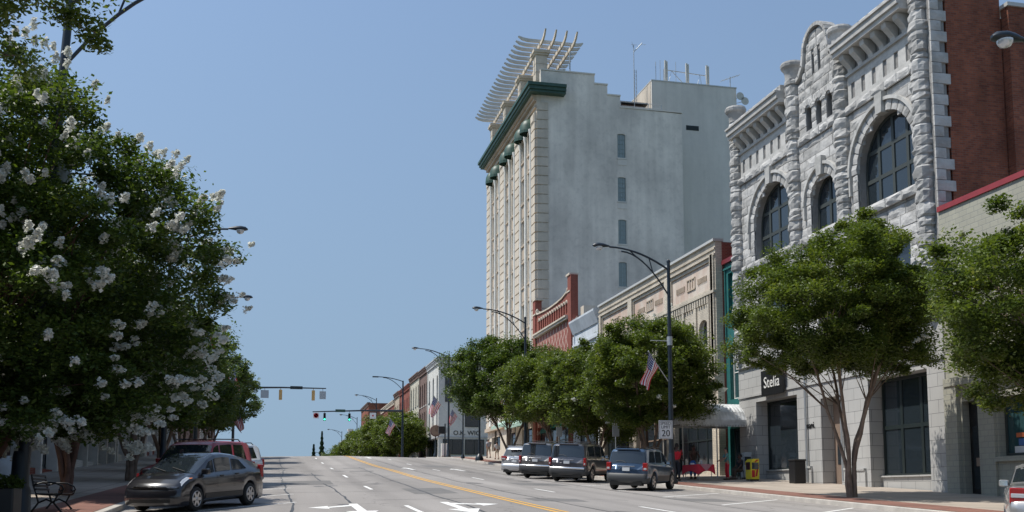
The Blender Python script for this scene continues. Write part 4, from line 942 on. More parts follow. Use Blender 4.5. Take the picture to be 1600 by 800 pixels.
W=simple_front('white_corner_building','white brick corner building with grey cornice beyond the side street',24,153.9,166.2,20.8,'whitebrick',3,[11.3,16.2],3.2,1.3,.5,'darkframe','darkframe','greybrick',20,sh=2.9)
s=SF(153.9)
m=MB(); s.box(m,24.0,44,19.9,20.2,.0,.25); s.box(m,24,44,20.5,20.9,0,.4)
for k in range(30): s.box(m,24.2+k*.65,24.5+k*.65,20.2,20.5,0,.2)
m.cut(); s.box(m,24.0,44,8.55,8.75,0,.15); m.build('side_cornice','greybrick',W)
for a0,a1,z0,z1 in ((24.9,26.1,14.,17.6),(28,30.2,10.2,13.6),(28,30.2,14.4,17.6),(33,35,10.2,13.6),(38,40,10.2,13.6)): window(W,s,a0,a1,z0,z1,0,.12,1,1,'darkframe','glass',.1)
for a0,a1 in ((24.6,27.6),(28.0,31.0),(31.4,34.4),(35,38)): window(W,s,a0,a1,6.0,8.3,0,.12,2,1,'darkframe','glass',.1,name='shop_window')
textmesh('O.K. WIG',1.0,'black','lettering',W,s,28.3,9.25,.03,.04)
simple_front('brown_brick_building','brown brick building between the white corner building and the cream one',24,166.3,175.9,20.9,'brown',4,[11.6,16.4],3.4,1.1,.4,'offwhite','darkframe','brown',16)
simple_front('cream_brick_building','cream brick building at the left end of the three-storey white group',24,176.,188.4,21.1,'creambrick',4,[12.2,17.],3.3,1.2,.45,'darkframe','offwhite','brown',16)
simple_front('red_brick_storefront','deep red brick building next beyond the cream building',24,188.5,205,20.4,'brickred',5,[12.6,16.6],2.4,1.1,.4,'white','darkframe','brickred',16,simplify=True)
simple_front('grey_green_storefront','narrow olive grey building between two red brick ones far along the street',24,205.1,214,20.6,'creamdark',3,[12.6,16.6],2.4,1.1,.3,'white','darkframe','brown',16,simplify=True)
simple_front('long_red_storefront','long red brick building with pale coping far along the street',24,214.1,242,19.6,'brickred',7,[12.4,16.2],2.2,1.1,.3,'white','darkframe','cream',16,simplify=True)
simple_front('low_white_storefront','low pale building before the tall dark red block',24,242.1,268,16.4,'whitebrick',6,[12.6],2.0,1.1,0,'white','darkframe','whitebrick',16,simplify=True)
simple_front('dark_red_block','tall dark red brick block far along the street with a dark cornice',24,276,300,24.5,'brickdark',5,[12.5,16.5,20.6],2.2,1.2,.3,'offwhite','darkframe','brown',22,simplify=True)
simple_front('far_brick_house','small far brick building with a pale parapet near the end of the street',24,372,402,19.5,'brickred',6,[11.,15.5],2.4,1.6,.3,'white','darkframe','cream',16,simplify=True)
simple_front('far_white_house','small far white walled building beyond the last street lamp',24,330,362,14.0,'whitebrick',6,[11.],2.,1.4,0,'white','darkframe','whitebrick',16,simplify=True)
m=MB(); m.box(26.5,28.2,392,395,19,24); m.box(26.3,28.4,391.8,395.2,24,24.6); tag(m.build('chimney_stack','stucco',None,origin=(27,393,19)),'stubby grey rooftop tower on the small far brick building','chimney')
# green awnings over shops by the tower
def awning(name,y0,y1,z,out,mat,label,X=24.):
    fr=RF(X); A=empty(name,(X,(y0+y1)/2,z),label,'awning'); m=MB(); n=int((y1-y0)/.5); 
    vs=[]
    for i in range(n+1):
        a=y0+(y1-y0)*i/n
        for t in range(4): vs.append(fr(a,z-(1.15*t/3),.03+out*t/3))
    m.add(vs,[(i*4+j,i*4+j+1,i*4+j+5,i*4+j+4) for i in range(n) for j in range(3)])
    for a in (y0,y1): m.add([fr(a,z,.03),fr(a,z-1.15,out+.03),fr(a,z-1.15,.03)],[(0,1,2)])
    m.build('cover',mat,A); m=MB()
    for i in range(n): a=y0+(y1-y0)*i/n; m.add([fr(a+.01,z-1.15,out+.03),fr(a+.49,z-1.15,out+.03),fr(a+.49,z-1.42,out+.03),fr(a+.25,z-1.5,out+.03),fr(a+.01,z-1.42,out+.03)],[(0,1,2,3,4)])
    m.build('valance',mat,A)
awning('green_awning',81.6,85.2,6.6,1.9,'awngreen','bright green sloped shop awning between the two right-hand tree crowns')
awning('pale_awning',90,97.5,7.7,2.3,'awnpale','large pale green shop awning above the two walking people, on the camera side')
awning('pale_awning',98.2,106.,8.2,2.3,'awnpale','large pale green shop awning farther along, beside the corner tower\'s ground floor',24.4)
# ================================================================ left-hand buildings (in their own shade)
LB=[('left_red_building','red brick building nearest on the left behind the flowering tree',2,14,9.5,'brickred'),
    ('left_grey_building','grey painted brick building second on the left',14.1,23.4,10.,'greybrick'),
    ('left_cream_building','cream fronted building left of the gap of sunlight on the pavement',23.5,32.4,9.6,'creambrick'),
    ('left_brown_building','brown brick building just beyond the sunlit gap on the left',34.1,47,10.5,'brown'),
    ('left_rose_building','dull red brick building midway along the left side',47.1,59,10.8,'brickred'),
    ('left_white_building','pale pilastered building behind the left tree row',59.1,74,11.6,'whitebrick'),
    ('left_olive_building','olive brick building farther along behind the left trees',74.1,90,12.5,'creambrick'),
    ('left_far_red_building','last red brick building on the left before the side street',90.1,118,13.2,'brickred'),
    ('left_block_end_building','brick building on the left beyond the side street',152,190,13.5,'brown')]
for nm,lb,y0,y1,zt,mt in LB:
    g=prof((y0+y1)/2); z=g+7.
    b_=simple_front(nm,lb,-10.8,y0,y1,zt,mt,max(3,int((y1-y0)/3)),[z],2.3,1.2,.3,'white','darkframe',mt,14,RFf=LF,sh=3.4,simplify=True)
    fr=LF(-10.8); m=MB(); n=max(3,int((y1-y0)/3.6))
    for k in range(n+1): a=y0+.5+(y1-y0-1)*k/n; m.cut(); fr.box(m,a-.16,a+.16,g-.8,g+3.5,-.3,.22)
    m.build('shop_pier',{'brickred':'white','brown':'offwhite'}.get(mt,'offwhite'),b_)
def arched_parapet():
    B=empty('arched_gable_sign',(-14,43,10.5),'tall pale round-headed rooftop gable with a dark red rim at the far left','gable')
    fr=LF(-12.); out=[(38.6,9.),(43.4,9.),(43.4,14.6)]+[(41.+2.4*math.cos(t),14.6+2.5*math.sin(t)) for t in np.linspace(0,math.pi,16)][1:-1]+[(38.6,14.6)]
    m=MB(); wall(m,fr,out,[],.5); m.build('wall','cream',B)
    m=MB(); archring(m,fr,41.,14.6,2.42,2.65,-.55,.1,20,gap=0); m.build('rim','maroon',B)
    m=MB(); fr.box(m,40.4,41.6,13.,15.,0,.04); m.build('louvre','maroon',B)
arched_parapet()
# ================================================================ trees
M['leaf']=leafmat('myrtle_leaf',(.042,.07,.016),(.13,.17,.034),.42,(.19,.21,.05))
M['leafdark']=leafmat('dark_leaf',(.034,.062,.016),(.10,.145,.03),.38,(.14,.17,.04))
M['bark']=rockmat('smooth_bark',(.11,.075,.055),(.24,.18,.14),3,.2)
M['barkred']=rockmat('reddish_bark',(.10,.055,.04),(.19,.11,.085),3,.2)
M['blossom']=leafmat('white_blossom',(.70,.70,.63),(.84,.84,.80),.3,None,(.95,.95,.92))
M['conifer']=leafmat('conifer_needles',(.02,.05,.025),(.04,.085,.04),.1)
def rotframes(g,n):
    a=g.normal(size=(n,3)); a/=np.linalg.norm(a,axis=1)[:,None]
    b=g.normal(size=(n,3)); b-=a*(a*b).sum(1)[:,None]; b/=np.linalg.norm(b,axis=1)[:,None]
    return a,b
def leafmesh(name,C,l,w_,g,mat,parent,up=.0,six=False):
    n=len(C); a,b=rotframes(g,n)
    if up:   # normals lean upward
        nn=np.cross(a,b); s=np.sign(nn[:,2]); s[s==0]=1; nn*=s[:,None]; nn[:,2]+=up; nn/=np.linalg.norm(nn,axis=1)[:,None]
        a=a-nn*(a*nn).sum(1)[:,None]; a/=np.linalg.norm(a,axis=1)[:,None]; b=np.cross(nn,a)
    sz=g.uniform(.5,1.45,n)[:,None]
    V=np.stack([C-a*l/2*sz,C-a*l*.05*sz+b*w_/2*sz,C+a*l/2*sz,C-a*l*.05*sz-b*w_/2*sz],1).reshape(-1,3).astype(np.float32)
    me=bpy.data.meshes.new(name); me.vertices.add(4*n); me.vertices.foreach_set('co',V.ravel())
    me.loops.add(4*n); me.loops.foreach_set('vertex_index',np.arange(4*n,dtype=np.int32))
    me.polygons.add(n); me.polygons.foreach_set('loop_start',np.arange(0,4*n,4,dtype=np.int32)); me.polygons.foreach_set('loop_total',np.full(n,4,np.int32))
    me.update(calc_edges=True); me.materials.append(M[mat]); o=bpy.data.objects.new(name,me); COL.objects.link(o); o.parent=parent; return o
def clumpset(g,n,R_,c,shell=.35,flat=.55,lump=.38):
    """clump centres in a lumpy ellipsoid: R_=(rx,ry,rz)"""
    d=g.normal(size=(n,3)); d/=np.linalg.norm(d,axis=1)[:,None]
    L=g.normal(size=(9,3)); L/=np.linalg.norm(L,axis=1)[:,None]
    lob=np.exp(5*((d@L.T)-1)).max(1)
    r=(shell+(1-shell)*g.random(n)**.4)*(1.1-lump+lump*lob)
    p=d*r[:,None]*np.array(R_)*(.9+.1*g.random((n,1)))
    lo=p[:,2]<-R_[2]*flat; p[lo,2]=-R_[2]*flat+g.uniform(-.25,.25,lo.sum())
    return p+np.array(c)
def tree(name,loc,label,H,Rr,cz,seed,nclump,nleaf,leaf,cr=.42,stems=5,mat='leaf',bark='bark',group=None,blossoms=0,cat='tree',split_h=.9,flat=.55,rz=None,off=(0,0),trunk_r=.11,shell=.35,lean=0,bl=.20,tend=None,lump=.38):
    g=np.random.default_rng(seed); T=empty(name,loc,label,cat,group); rz=rz or (H-cz); rx,ry=(Rr,Rr) if not hasattr(Rr,'__len__') else Rr
    C=clumpset(g,nclump,(rx,ry,rz),(off[0],off[1],cz),shell,flat,lump)
    if tend is not None: C=np.vstack([C,np.array(tend)])
    n=len(C); per=nleaf//n
    # leaves gathered in uneven clumps, each pulled out along its own twig direction
    cs=cr*g.uniform(.5,1.3,n); idx=np.repeat(np.arange(n),per)
    dv=g.normal(size=(len(idx),3)); dv/=np.linalg.norm(dv,axis=1)[:,None]; rr=g.random(len(idx))**.5
    tw=g.normal(size=(n,3)); tw[:,2]*=.6; tw/=np.linalg.norm(tw,axis=1)[:,None]
    P=C[idx]+dv*(rr*cs[idx])[:,None]*np.array([1,1,.7])+tw[idx]*(g.random(len(idx))**1.5*cs[idx]*1.0)[:,None]
    leafmesh('crown',P,leaf,leaf*.52,g,mat,T,.6)
    # stems and limbs
    rn=random.Random(seed); m=MB(); base=Vector((0,0,-.1)); tips=[]
    for s in range(stems):
        an=2*math.pi*s/stems+rn.uniform(-.3,.3); sp=rx*.42*rn.uniform(.7,1.1); hh=cz-rz*.25
        b0=Vector((.10*math.cos(an),.10*math.sin(an),-.1)); k=split_h*rn.uniform(.7,1.2)
        pts=[b0,Vector((.12*math.cos(an)+lean*.3,.12*math.sin(an),k)),Vector((sp*.45*math.cos(an)+rn.uniform(-.1,.1)+lean,sp*.45*math.sin(an)+rn.uniform(-.1,.1),k+(hh-k)*.45)),Vector((off[0]+sp*math.cos(an),off[1]+sp*math.sin(an),hh))]
        fine=[]
        for i in range(3):
            for q in range(4): 
                t=q/4; p=pts[i].lerp(pts[i+1],t); fine.append(p+Vector((rn.uniform(-1,1),rn.uniform(-1,1),0))*.025)
        fine.append(pts[-1]); rad=[trunk_r*(1-.62*i/len(fine)) for i in range(len(fine))]
        m.tube(fine,rad,8); tips.append((pts[2],rad[8]*.75)); tips.append((pts[3],rad[-1])); tips.append((pts[1].lerp(pts[2],.7),rad[6]*.6))
    m.build('trunk',bark,T,local=True)
    m=MB(); step=max(1,n//70)
    nb=n-(len(tend) if tend is not None else 0)
    for i in range(0,nb,step):
        c=Vector(C[i]); t,r=min(tips,key=lambda q:(q[0]-c).length+(0 if q[0].z<c.z else 2))
        mid=t.lerp(c,.5)+Vector((rn.uniform(-.2,.2),rn.uniform(-.2,.2),rn.uniform(0,.25))); m.tube([t,t.lerp(mid,.5),mid,c],[r*.6,r*.5,r*.35,.008],5,cap=False)
    if tend is not None:
        tt=sorted([Vector(q) for q in tend],key=lambda q:q.x)
        for i,q in enumerate(tt[2:]):
            p=min(tt[:i+2],key=lambda s:(s-q).length); m.tube([p,p.lerp(q,.5)+Vector((0,0,.06)),q],[.012,.009,.005],5,cap=False)
    m.build('limbs',bark,T,local=True)
    if blossoms:
        # white panicles on the outside of the crown
        d=g.normal(size=(blossoms*4,3)); d/=np.linalg.norm(d,axis=1)[:,None]
        far=((C-np.array([off[0],off[1],cz]))/np.array([rx,ry,rz])); fr_=np.linalg.norm(far,axis=1); order=np.argsort(-fr_)[:max(int(n*.75),20)]
        pick=g.choice(order,blossoms,replace=True); out=far[pick]/np.linalg.norm(far[pick],axis=1)[:,None]
        B0=C[pick]+out*cs[pick][:,None]*.95+g.normal(size=(blossoms,3))*.12
        k=70; bi=np.repeat(np.arange(blossoms),k); t=g.random(len(bi)); 
        ax=out+np.array([0,0,.5])*1.; ax/=np.linalg.norm(ax,axis=1)[:,None]; bs=bl*g.uniform(.6,1.3,blossoms)
        dv=g.normal(size=(len(bi),3)); dv/=np.linalg.norm(dv,axis=1)[:,None]
        Q=B0[bi]+ax[bi]*(t*bs[bi]*1.25)[:,None]+dv*((1-t*.75)*bs[bi]*.8*g.random(len(bi))**.4)[:,None]
        o=leafmesh('blossoms',Q,.065,.06,g,'blossom',T,.3); o['kind']='stuff'
    return T
RG='crape myrtles along the right kerb'; LG='trees along the left kerb'
def gz(x,y): return zwalk(x,y)
tree('crape_myrtle',(19.2,31.7,gz(19,31.7)),'large multi-stemmed green tree before the stone building\'s ground floor',9.9,(4.0,3.8),6.3,11,330,230000,.10,.5,5,'leaf','bark',RG,14,flat=.44,rz=3.4,lump=.36,trunk_r=.085,split_h=1.3,shell=.3)
tree('crape_myrtle',(19.3,21.6,gz(19,21.6)),'green tree cropped by the right edge of the photo, before the painted shop',8.4,(3.6,3.5),5.2,12,300,150000,.10,.5,4,'leaf','bark',RG,0,lump=.28,flat=.75,rz=2.9)
t2=tree('crape_myrtle',(18.9,50.3,gz(19,50.3)),'broad green tree behind the street lamp with the speed limit sign',8.4,(3.8,3.8),5.3,13,360,130000,.13,.55,5,'leaf','bark',RG,24,lump=.3,flat=.7,rz=3.2,off=(-.5,-1.3))
tree('crape_myrtle',(19.1,60.0,gz(19,60)),'rounded green tree behind the dark and grey vans, left of the broad one',8.4,(3.9,4.8),5.1,14,360,110000,.15,.6,5,'leaf','bark',RG,0,lump=.28,flat=.85,rz=3.3)
tree('crape_myrtle',(19.1,69.5,gz(19,69)),'green tree over the bright green awning',8.9,(3.9,4.9),5.4,15,340,95000,.16,.6,4,'leaf','bark',RG,0,lump=.28,flat=.45,rz=3.4)
tree('street_tree',(19.2,84.5,gz(19,84)),'dark green full tree beneath the corner tower, over the pale awnings',11.3,(5.6,5.8),6.5,16,460,140000,.19,.8,4,'leafdark','bark',RG,0,lump=.28,flat=.40,rz=4.7,trunk_r=.13)
for i,(x,y,h,s,lb) in enumerate(((20,163,7.,17,'bushy green tree beside the clock post beyond the crossing'),(19.4,174,8.2,18,'first bushy tree left of the far signal pole'),(19,189,8.4,19,'second bushy tree beyond the far signal pole'),(18.6,206,8.0,20,'third bushy tree beyond the far signal pole'),(18.2,226,7.6,21,'fourth, smaller looking bushy tree down the far right row'),(18,250,7.2,22,'low far bushy tree under the sixth street lamp'),(17.6,280,7.,23,'farther low bushy tree near the end of the right row'),(17,320,7.,24,'farthest low bushy tree of the right row, beside the two pointed evergreens'))):
    tree('far_tree',(x,y,gz(x,y)),lb,h,(4.6,6.5 if y>180 else 4.6),h*.52,s,170,26000 if y<200 else 14000,.32 if y<200 else .42,.9,3,'leaf','bark','trees beyond the crossing on the right',flat=.9,rz=h*.5,trunk_r=.15)
# far evergreens
def conifer(x,y,z,h,r,seed,label):
    T=empty('evergreen_tree',(x,y,z),label,'tree','two pointed far evergreens'); g=np.random.default_rng(seed); n=9000
    t=g.random(n)**.7; an=g.uniform(0,2*math.pi,n); rr=(1-t)*r*(.75+.25*np.sin(t*60))*g.random(n)**.4; P=np.stack([rr*np.cos(an),rr*np.sin(an),t*h+.6],1)
    leafmesh('crown',P,.6,.28,g,'conifer',T,.2); m=MB(); m.tube([(0,0,-.5),(0,0,h*.9)],[.3,.05],7); m.build('trunk','bark',T,local=True)
conifer(16.8,395,5.0,18.,2.6,1,'taller right one of the two pointed far evergreens'); conifer(13.9,398,5.,13.2,2.3,2,'shorter left one of the two pointed far evergreens')
tree('far_tree',(19.2,392,5),'broad dark bushy tree right of the two pointed evergreens',12,(5,4),6,31,90,6000,.5,1.3,3,'conifer','bark',None,flat=.8,rz=5.5)
tree('far_tree',(22,360,5.6),'broad bushy tree before the small far brick building',8,(7,4),4.2,32,90,6000,.5,1.2,3,'leafdark','bark',None,flat=.8,rz=4)
# left side: big flowering tree and the row behind it
tree('flowering_crape_myrtle',(-5.75,21.5,gz(-5.75,21.5)),'huge near crape myrtle full of white blossom clusters on the left',9.1,(4.75,4.3),4.6,41,950,360000,.095,.5,6,'leafdark','barkred',None,1500,lump=.18,flat=.6,rz=4.2,shell=.25,trunk_r=.12,split_h=.6,bl=.125)
tree('flowering_crape_myrtle',(-6.1,33,gz(-6.1,33)),'second white flowering crape myrtle, just beyond the big near one',9.0,(3.2,3.8),5.4,42,320,100000,.135,.55,5,'leafdark','barkred',None,330,flat=.5,rz=3.9,bl=.14)
for i,(y,s,lb,h,r) in enumerate(((45.5,43,'dark tree above the red sport utility, third in the left row',9.0,3.5),(57,44,'fourth tree of the left row, dark green',9.1,3.8),(69,45,'fifth tree of the left row, dark green',9.3,4.0),(82,46,'sixth tree of the left row, its edge reaching under the mast arm\'s left end',10.,4.9),(97,47,'last, outermost looking tree before the left signal arm',8.6,4.6))):
    tree('street_tree',(-5.9,y,gz(-5.6,y)),lb,h,(r+.1*i*0,r),h*.58,s,300,80000 if y<70 else 50000,.17 if y<70 else .22,.68,4,'leafdark','bark',LG,flat=.62,rz=h*.42,trunk_r=.13)
# near tree whose twigs hang into the top left corner
_r=random.Random(3)
td=[(x,y,z) for x,y,z in ((3.0,.3,6.55),(3.35,.25,6.35),(3.7,.2,6.2),(3.9,.1,6.05),(4.1,.0,5.9),(4.3,0,5.75),(2.6,.4,6.3),(2.9,.4,6.0),(3.2,.5,5.75),(2.7,.6,5.4),(3.6,0,6.6),(3.9,0,6.5),(4.25,-.1,6.3),(3.0,.1,7),(3.3,0,6.9),(2.3,.3,5.9),(2.2,.2,6.4))]
td+=[(_r.uniform(1.6,3.6),_r.uniform(-.6,1.),_r.uniform(5.7,7.2)) for _ in range(45)]+[(_r.uniform(1.4,2.9),_r.uniform(0,1.2),_r.uniform(5.0,6.)) for _ in range(16)]
tree('overhanging_tree',(-6.2,11.2,gz(-6,11.2)),'nearest left tree whose leafy twigs hang in at the top left corner',8.9,(3.2,2.6),7.6,48,150,62000,.06,.3,4,'leaf','bark',None,flat=.45,rz=1.9,tend=td)
# ================================================================ vehicles
def carpaint(n,c,metal=.35): return paint(n,c,.28,metal,1.0)
M['cglass']=glassmat('car_glass',(.015,.02,.025),.04,1.0); M['trimgrey']=paint('bumper_plastic',(.05,.052,.055),.55); M['darkplastic']=paint('dark_plastic',(.015,.015,.016),.5)
M['rim']=paint('alloy_rim',(.5,.5,.51),.3,.9); M['tail']=paint('tail_lamp_red',(.30,.012,.012),.25,coat=.4); M['amber']=paint('amber_lens',(.7,.2,.02),.25,coat=.6); M['lens']=paint('clear_lens',(.6,.62,.64),.12,.3,coat=1)
M['plate']=paint('licence_plate',(.62,.64,.66),.4); M['under']=paint('underbody',(.01,.01,.01),.9)
def interp(pts,x):
    xs=[p[0] for p in pts]; ys=[p[1] for p in pts]; return float(np.interp(x,xs,ys))
class Car:
    """x forward, y left; top: centreline outline, belt: window line. Body is a loft of cross sections."""
    def __init__(s,L,W,H,wb,wr,gc,top,belt,tumble=.16,front_w=.86,rear_w=.93,fx=None,axle=None,edge=.06):
        s.L,s.W,s.H,s.wb,s.wr,s.gc,s.top,s.belt,s.tum,s.fw,s.rw=L,W,H,wb,wr,gc,top,belt,tumble,front_w,rear_w
        s.ax=axle or (-wb/2+.02,wb/2+.02); s.edge=edge; s.bf=.26; s.br=.13
    def ring(s,x):
        L=s.L; u=x/(L/2); T=interp(s.top,x); B=min(interp(s.belt,x),T-.015)
        hw=s.W/2
        if u>0: hw*=1-(1-s.fw)*max(0,(u-.45)/.55)**2.2
        else: hw*=1-(1-s.rw)*max(0,(-u-.6)/.4)**2.2
        g=max(0,min(1,(T-B)/(s.H-interp(s.belt,0)))); zb=s.gc
        arch=0; 
        for a in s.ax:
            dx=abs(x-a); R_=s.wr+.055
            if dx<R_: arch=max(arch,s.wr+math.sqrt(R_*R_-dx*dx))
        zl=max(zb+.1,arch); zm=max(zl+.04,min(zb+.38,B-.2)); zm=min(zm,B-.06) if B-.06>zl else zl+.01
        b0=max(zb,arch-.0) if arch else zb
        up=.05 if u>.85 or u<-.9 else 0
        e=s.edge
        R_=[(0,b0+up),(hw*.80,b0+up),(hw*.965,zl+up*.6),(hw,zm),(hw*.995,(zm+B)/2+.02),(hw*.965,B),(hw*(.955-.02*(1-g))-s.tum*g*hw*.35-.01,B+.012+.0*g),
            (hw*.94-s.tum*g*hw-(1-g)*.02,max(B+.014,T-e*g-.035*(1-g))),(hw*.78-s.tum*g*hw*.9,T-.018*(1-g)-.012),(hw*.4,T-.004),(0,T)]
        # keep window side straight between belt and roof edge
        return R_
    def warp(s,x,y):
        u=x/(s.L/2); k=max(0,(abs(u)-.5)/.5)**1.4; return x-(1 if u>0 else -1)*(s.bf if u>0 else s.br)*k*(y/(s.W/2))**2
    def sweep(s,prof_,w,end,n=14,wrap=.3):
        """strip swept round the bowed front (+1) or rear (-1); prof_ = (offset, z)"""
        q=MB(); vs=[]; h=s.L/2; ys=list(np.linspace(-w,w,n+1)); st=[]
        for y in ys: st.append((end*h-end*(s.bf if end>0 else s.br)*(y/(s.W/2))**2,y,0))
        if wrap: st=[(st[0][0]-end*wrap,-w-.035,1)]+st+[(st[-1][0]-end*wrap,w+.035,1)]
        for (x,y,e) in st:
            for (o,z) in prof_: 
                if e: vs.append((x,y*(1+0)+(1 if y>0 else -1)*(o-.03)*.6,z))
                else: vs.append((x+end*o,y,z))
        k=len(prof_); q.add(vs,[(j*k+i,j*k+i+1,(j+1)*k+i+1,(j+1)*k+i) for j in range(len(st)-1) for i in range(k-1)],0,True); return q
    def P(s,x,k,side):
        r=s.ring(x); i=int(min(k,len(r)-1.001)); t=k-i; a,b=r[i],r[min(i+1,len(r)-1)]
        y=side*(a[0]+(b[0]-a[0])*t); return Vector((s.warp(x,y),y,a[1]+(b[1]-a[1])*t))
    def body(s,root,mat,n=None):
        xs=set(np.round(np.linspace(-s.L/2,s.L/2,int(s.L/.06)),3)); 
        for p in s.top+s.belt: xs.add(round(p[0],3))
        xs=sorted(x for x in xs if -s.L/2<=x<=s.L/2); m=MB(); K=len(s.ring(0)); vs=[]
        for x in xs:
            r=s.ring(x); row=[(s.warp(x,y),y,z) for y,z in r]+[(s.warp(x,y),-y,z) for y,z in r[-2:0:-1]]; vs+=row
        n=2*K-2; fs=[]; mi=[]
        for j in range(len(xs)-1):
            for i in range(n): fs.append((j*n+i,j*n+(i+1)%n,(j+1)*n+(i+1)%n,(j+1)*n+i))
        m.add(vs,fs,0,True); base_n=len(m.f)
        for x in (xs[0],xs[-1]):
            r=s.ring(x); cv=[]; cf=[]; nc=10
            for (y,z) in r:
                for q in range(nc+1): yy=-y+2*y*q/nc; cv.append((s.warp(x,yy),yy,z))
            for i in range(len(r)-1):
                for q in range(nc): cf.append((i*(nc+1)+q,i*(nc+1)+q+1,(i+1)*(nc+1)+q+1,(i+1)*(nc+1)+q))
            m.add(cv,cf,0,True)
        for q,f in enumerate(m.f):
            if q<base_n and (q%n in (0,n-1)) : m.m[q]=1
        return m.build('body',[mat,'under'],root,local=True,weld=True)
    def patch(s,m,xa,xb,ka,kb,side,off=.006,nx=8,nk=3,th=.004,fade=None):
        """panel lying on the body; xa/xb may be functions of t in 0..1 across k"""
        vs=[]; 
        for j in range(nk+1):
            t=j/nk; k=ka+(kb-ka)*t; A=xa(t) if callable(xa) else xa; Bx=xb(t) if callable(xb) else xb
            for i in range(nx+1):
                x=A+(Bx-A)*i/nx; p=s.P(x,k,side); e=.02
                dx=s.P(x+e,k,side)-s.P(x-e,k,side); dk=s.P(x,min(k+.1,9.99),side)-s.P(x,k-.1,side)
                nn=dx.cross(dk); 
                if nn.length<1e-8: nn=Vector((0,side,0.2))
                nn.normalize()
                if nn.y*side<-.001 or (abs(nn.y)<.3 and nn.z<0): nn=-nn
                vs.append(p+nn*off)
        w=nx+1; m.add(vs,[(j*w+i,j*w+i+1,(j+1)*w+i+1,(j+1)*w+i) for j in range(nk) for i in range(nx)],0,True)
    def cross(s,m,xa,xb,ka=7.2,off=.006,nx=6):
        """screen spanning the width from side to side; xa at the low edge"""
        ks=list(np.linspace(ka,10,6)); vs=[]; 
        cols=[(k,1) for k in ks]+[(k,-1) for k in ks[-2::-1]]
        for (k,sd) in cols:
            for i in range(nx+1):
                x=xa+(xb-xa)*i/nx; p=s.P(x,min(k,9.999),sd); e=.02
                dx=s.P(x+e,min(k,9.99),sd)-s.P(x-e,min(k,9.99),sd); nn=Vector((-dx.z,0,dx.x)); 
                if nn.z<0: nn=-nn
                vs.append(p+nn.normalized()*off)
        w=nx+1; m.add(vs,[(j*w+i,j*w+i+1,(j+1)*w+i+1,(j+1)*w+i) for j in range(len(cols)-1) for i in range(nx)],0,True)
    def wheels(s,root,spokes=6):
        for a in s.ax:
            for sd in (1,-1):
                y=sd*(s.W/2-.115); w=MB(); r=s.wr
                w.lathe((a,y,r),[(r*.62,-.1),(r*.93,-.105),(r,-.07),(r,.07),(r*.93,.105),(r*.62,.1)],24,0,'Y')
                W_=w.build('wheel','rubber',root,local=True)
                m=MB(); yo=y+sd*.085; m.lathe((a,yo,r),[(r*.66,-.02*sd),(r*.66,.02*sd),(r*.60,.025*sd),(r*.58,-.02*sd)],20,0,'Y'); m.lathe((a,yo,r),[(r*.16,-.02*sd),(r*.15,.02*sd),(.01,.028*sd)],10,0,'Y')
                for q in range(spokes):
                    t=2*math.pi*q/spokes; c,sn=math.cos(t),math.sin(t); h=.035
                    pts=[]
                    for (rr,ww) in ((r*.13,h*1.1),(r*.61,h)): 
                        for e in (-1,1): pts.append((a+rr*c-e*ww*sn,yo+.006*sd,r+rr*sn+e*ww*c))
                    pts2=[(p[0],p[1]+.012*sd,p[2]) for p in pts]; m.add(pts+pts2,[(0,1,3,2),(4,6,7,5),(0,4,5,1),(2,3,7,6),(0,2,6,4),(1,5,7,3)])
                m.build('rim','rim',W_,local=True)
                m=MB(); m.lathe((a,y-sd*.02,r),[(r*.6,-.01),(r*.6,.01)],16,0,'Y'); m.build('brake','under',W_,local=True)
def place(T,x,y,head):
    """head: unit heading in plan (degrees clockwise from +Y); sits on the sloping street"""
    h=R(head); f=Vector((math.sin(h),math.cos(h),0)); l=Vector((-f.y,f.x,0)); e=1.3
    z=lambda p:zroad(p.x,p.y); c=Vector((x,y,0)); F=(f*2*e+Vector((0,0,z(c+f*e)-z(c-f*e)))).normalized(); Lf=(l*2*.7+Vector((0,0,z(c+l*.7)-z(c-l*.7)))).normalized(); U=F.cross(Lf).normalized(); Lf=U.cross(F)
    m=Matrix((F,Lf,U)).transposed(); T.rotation_euler=m.to_euler(); T.location=(x,y,z(c)+.008)
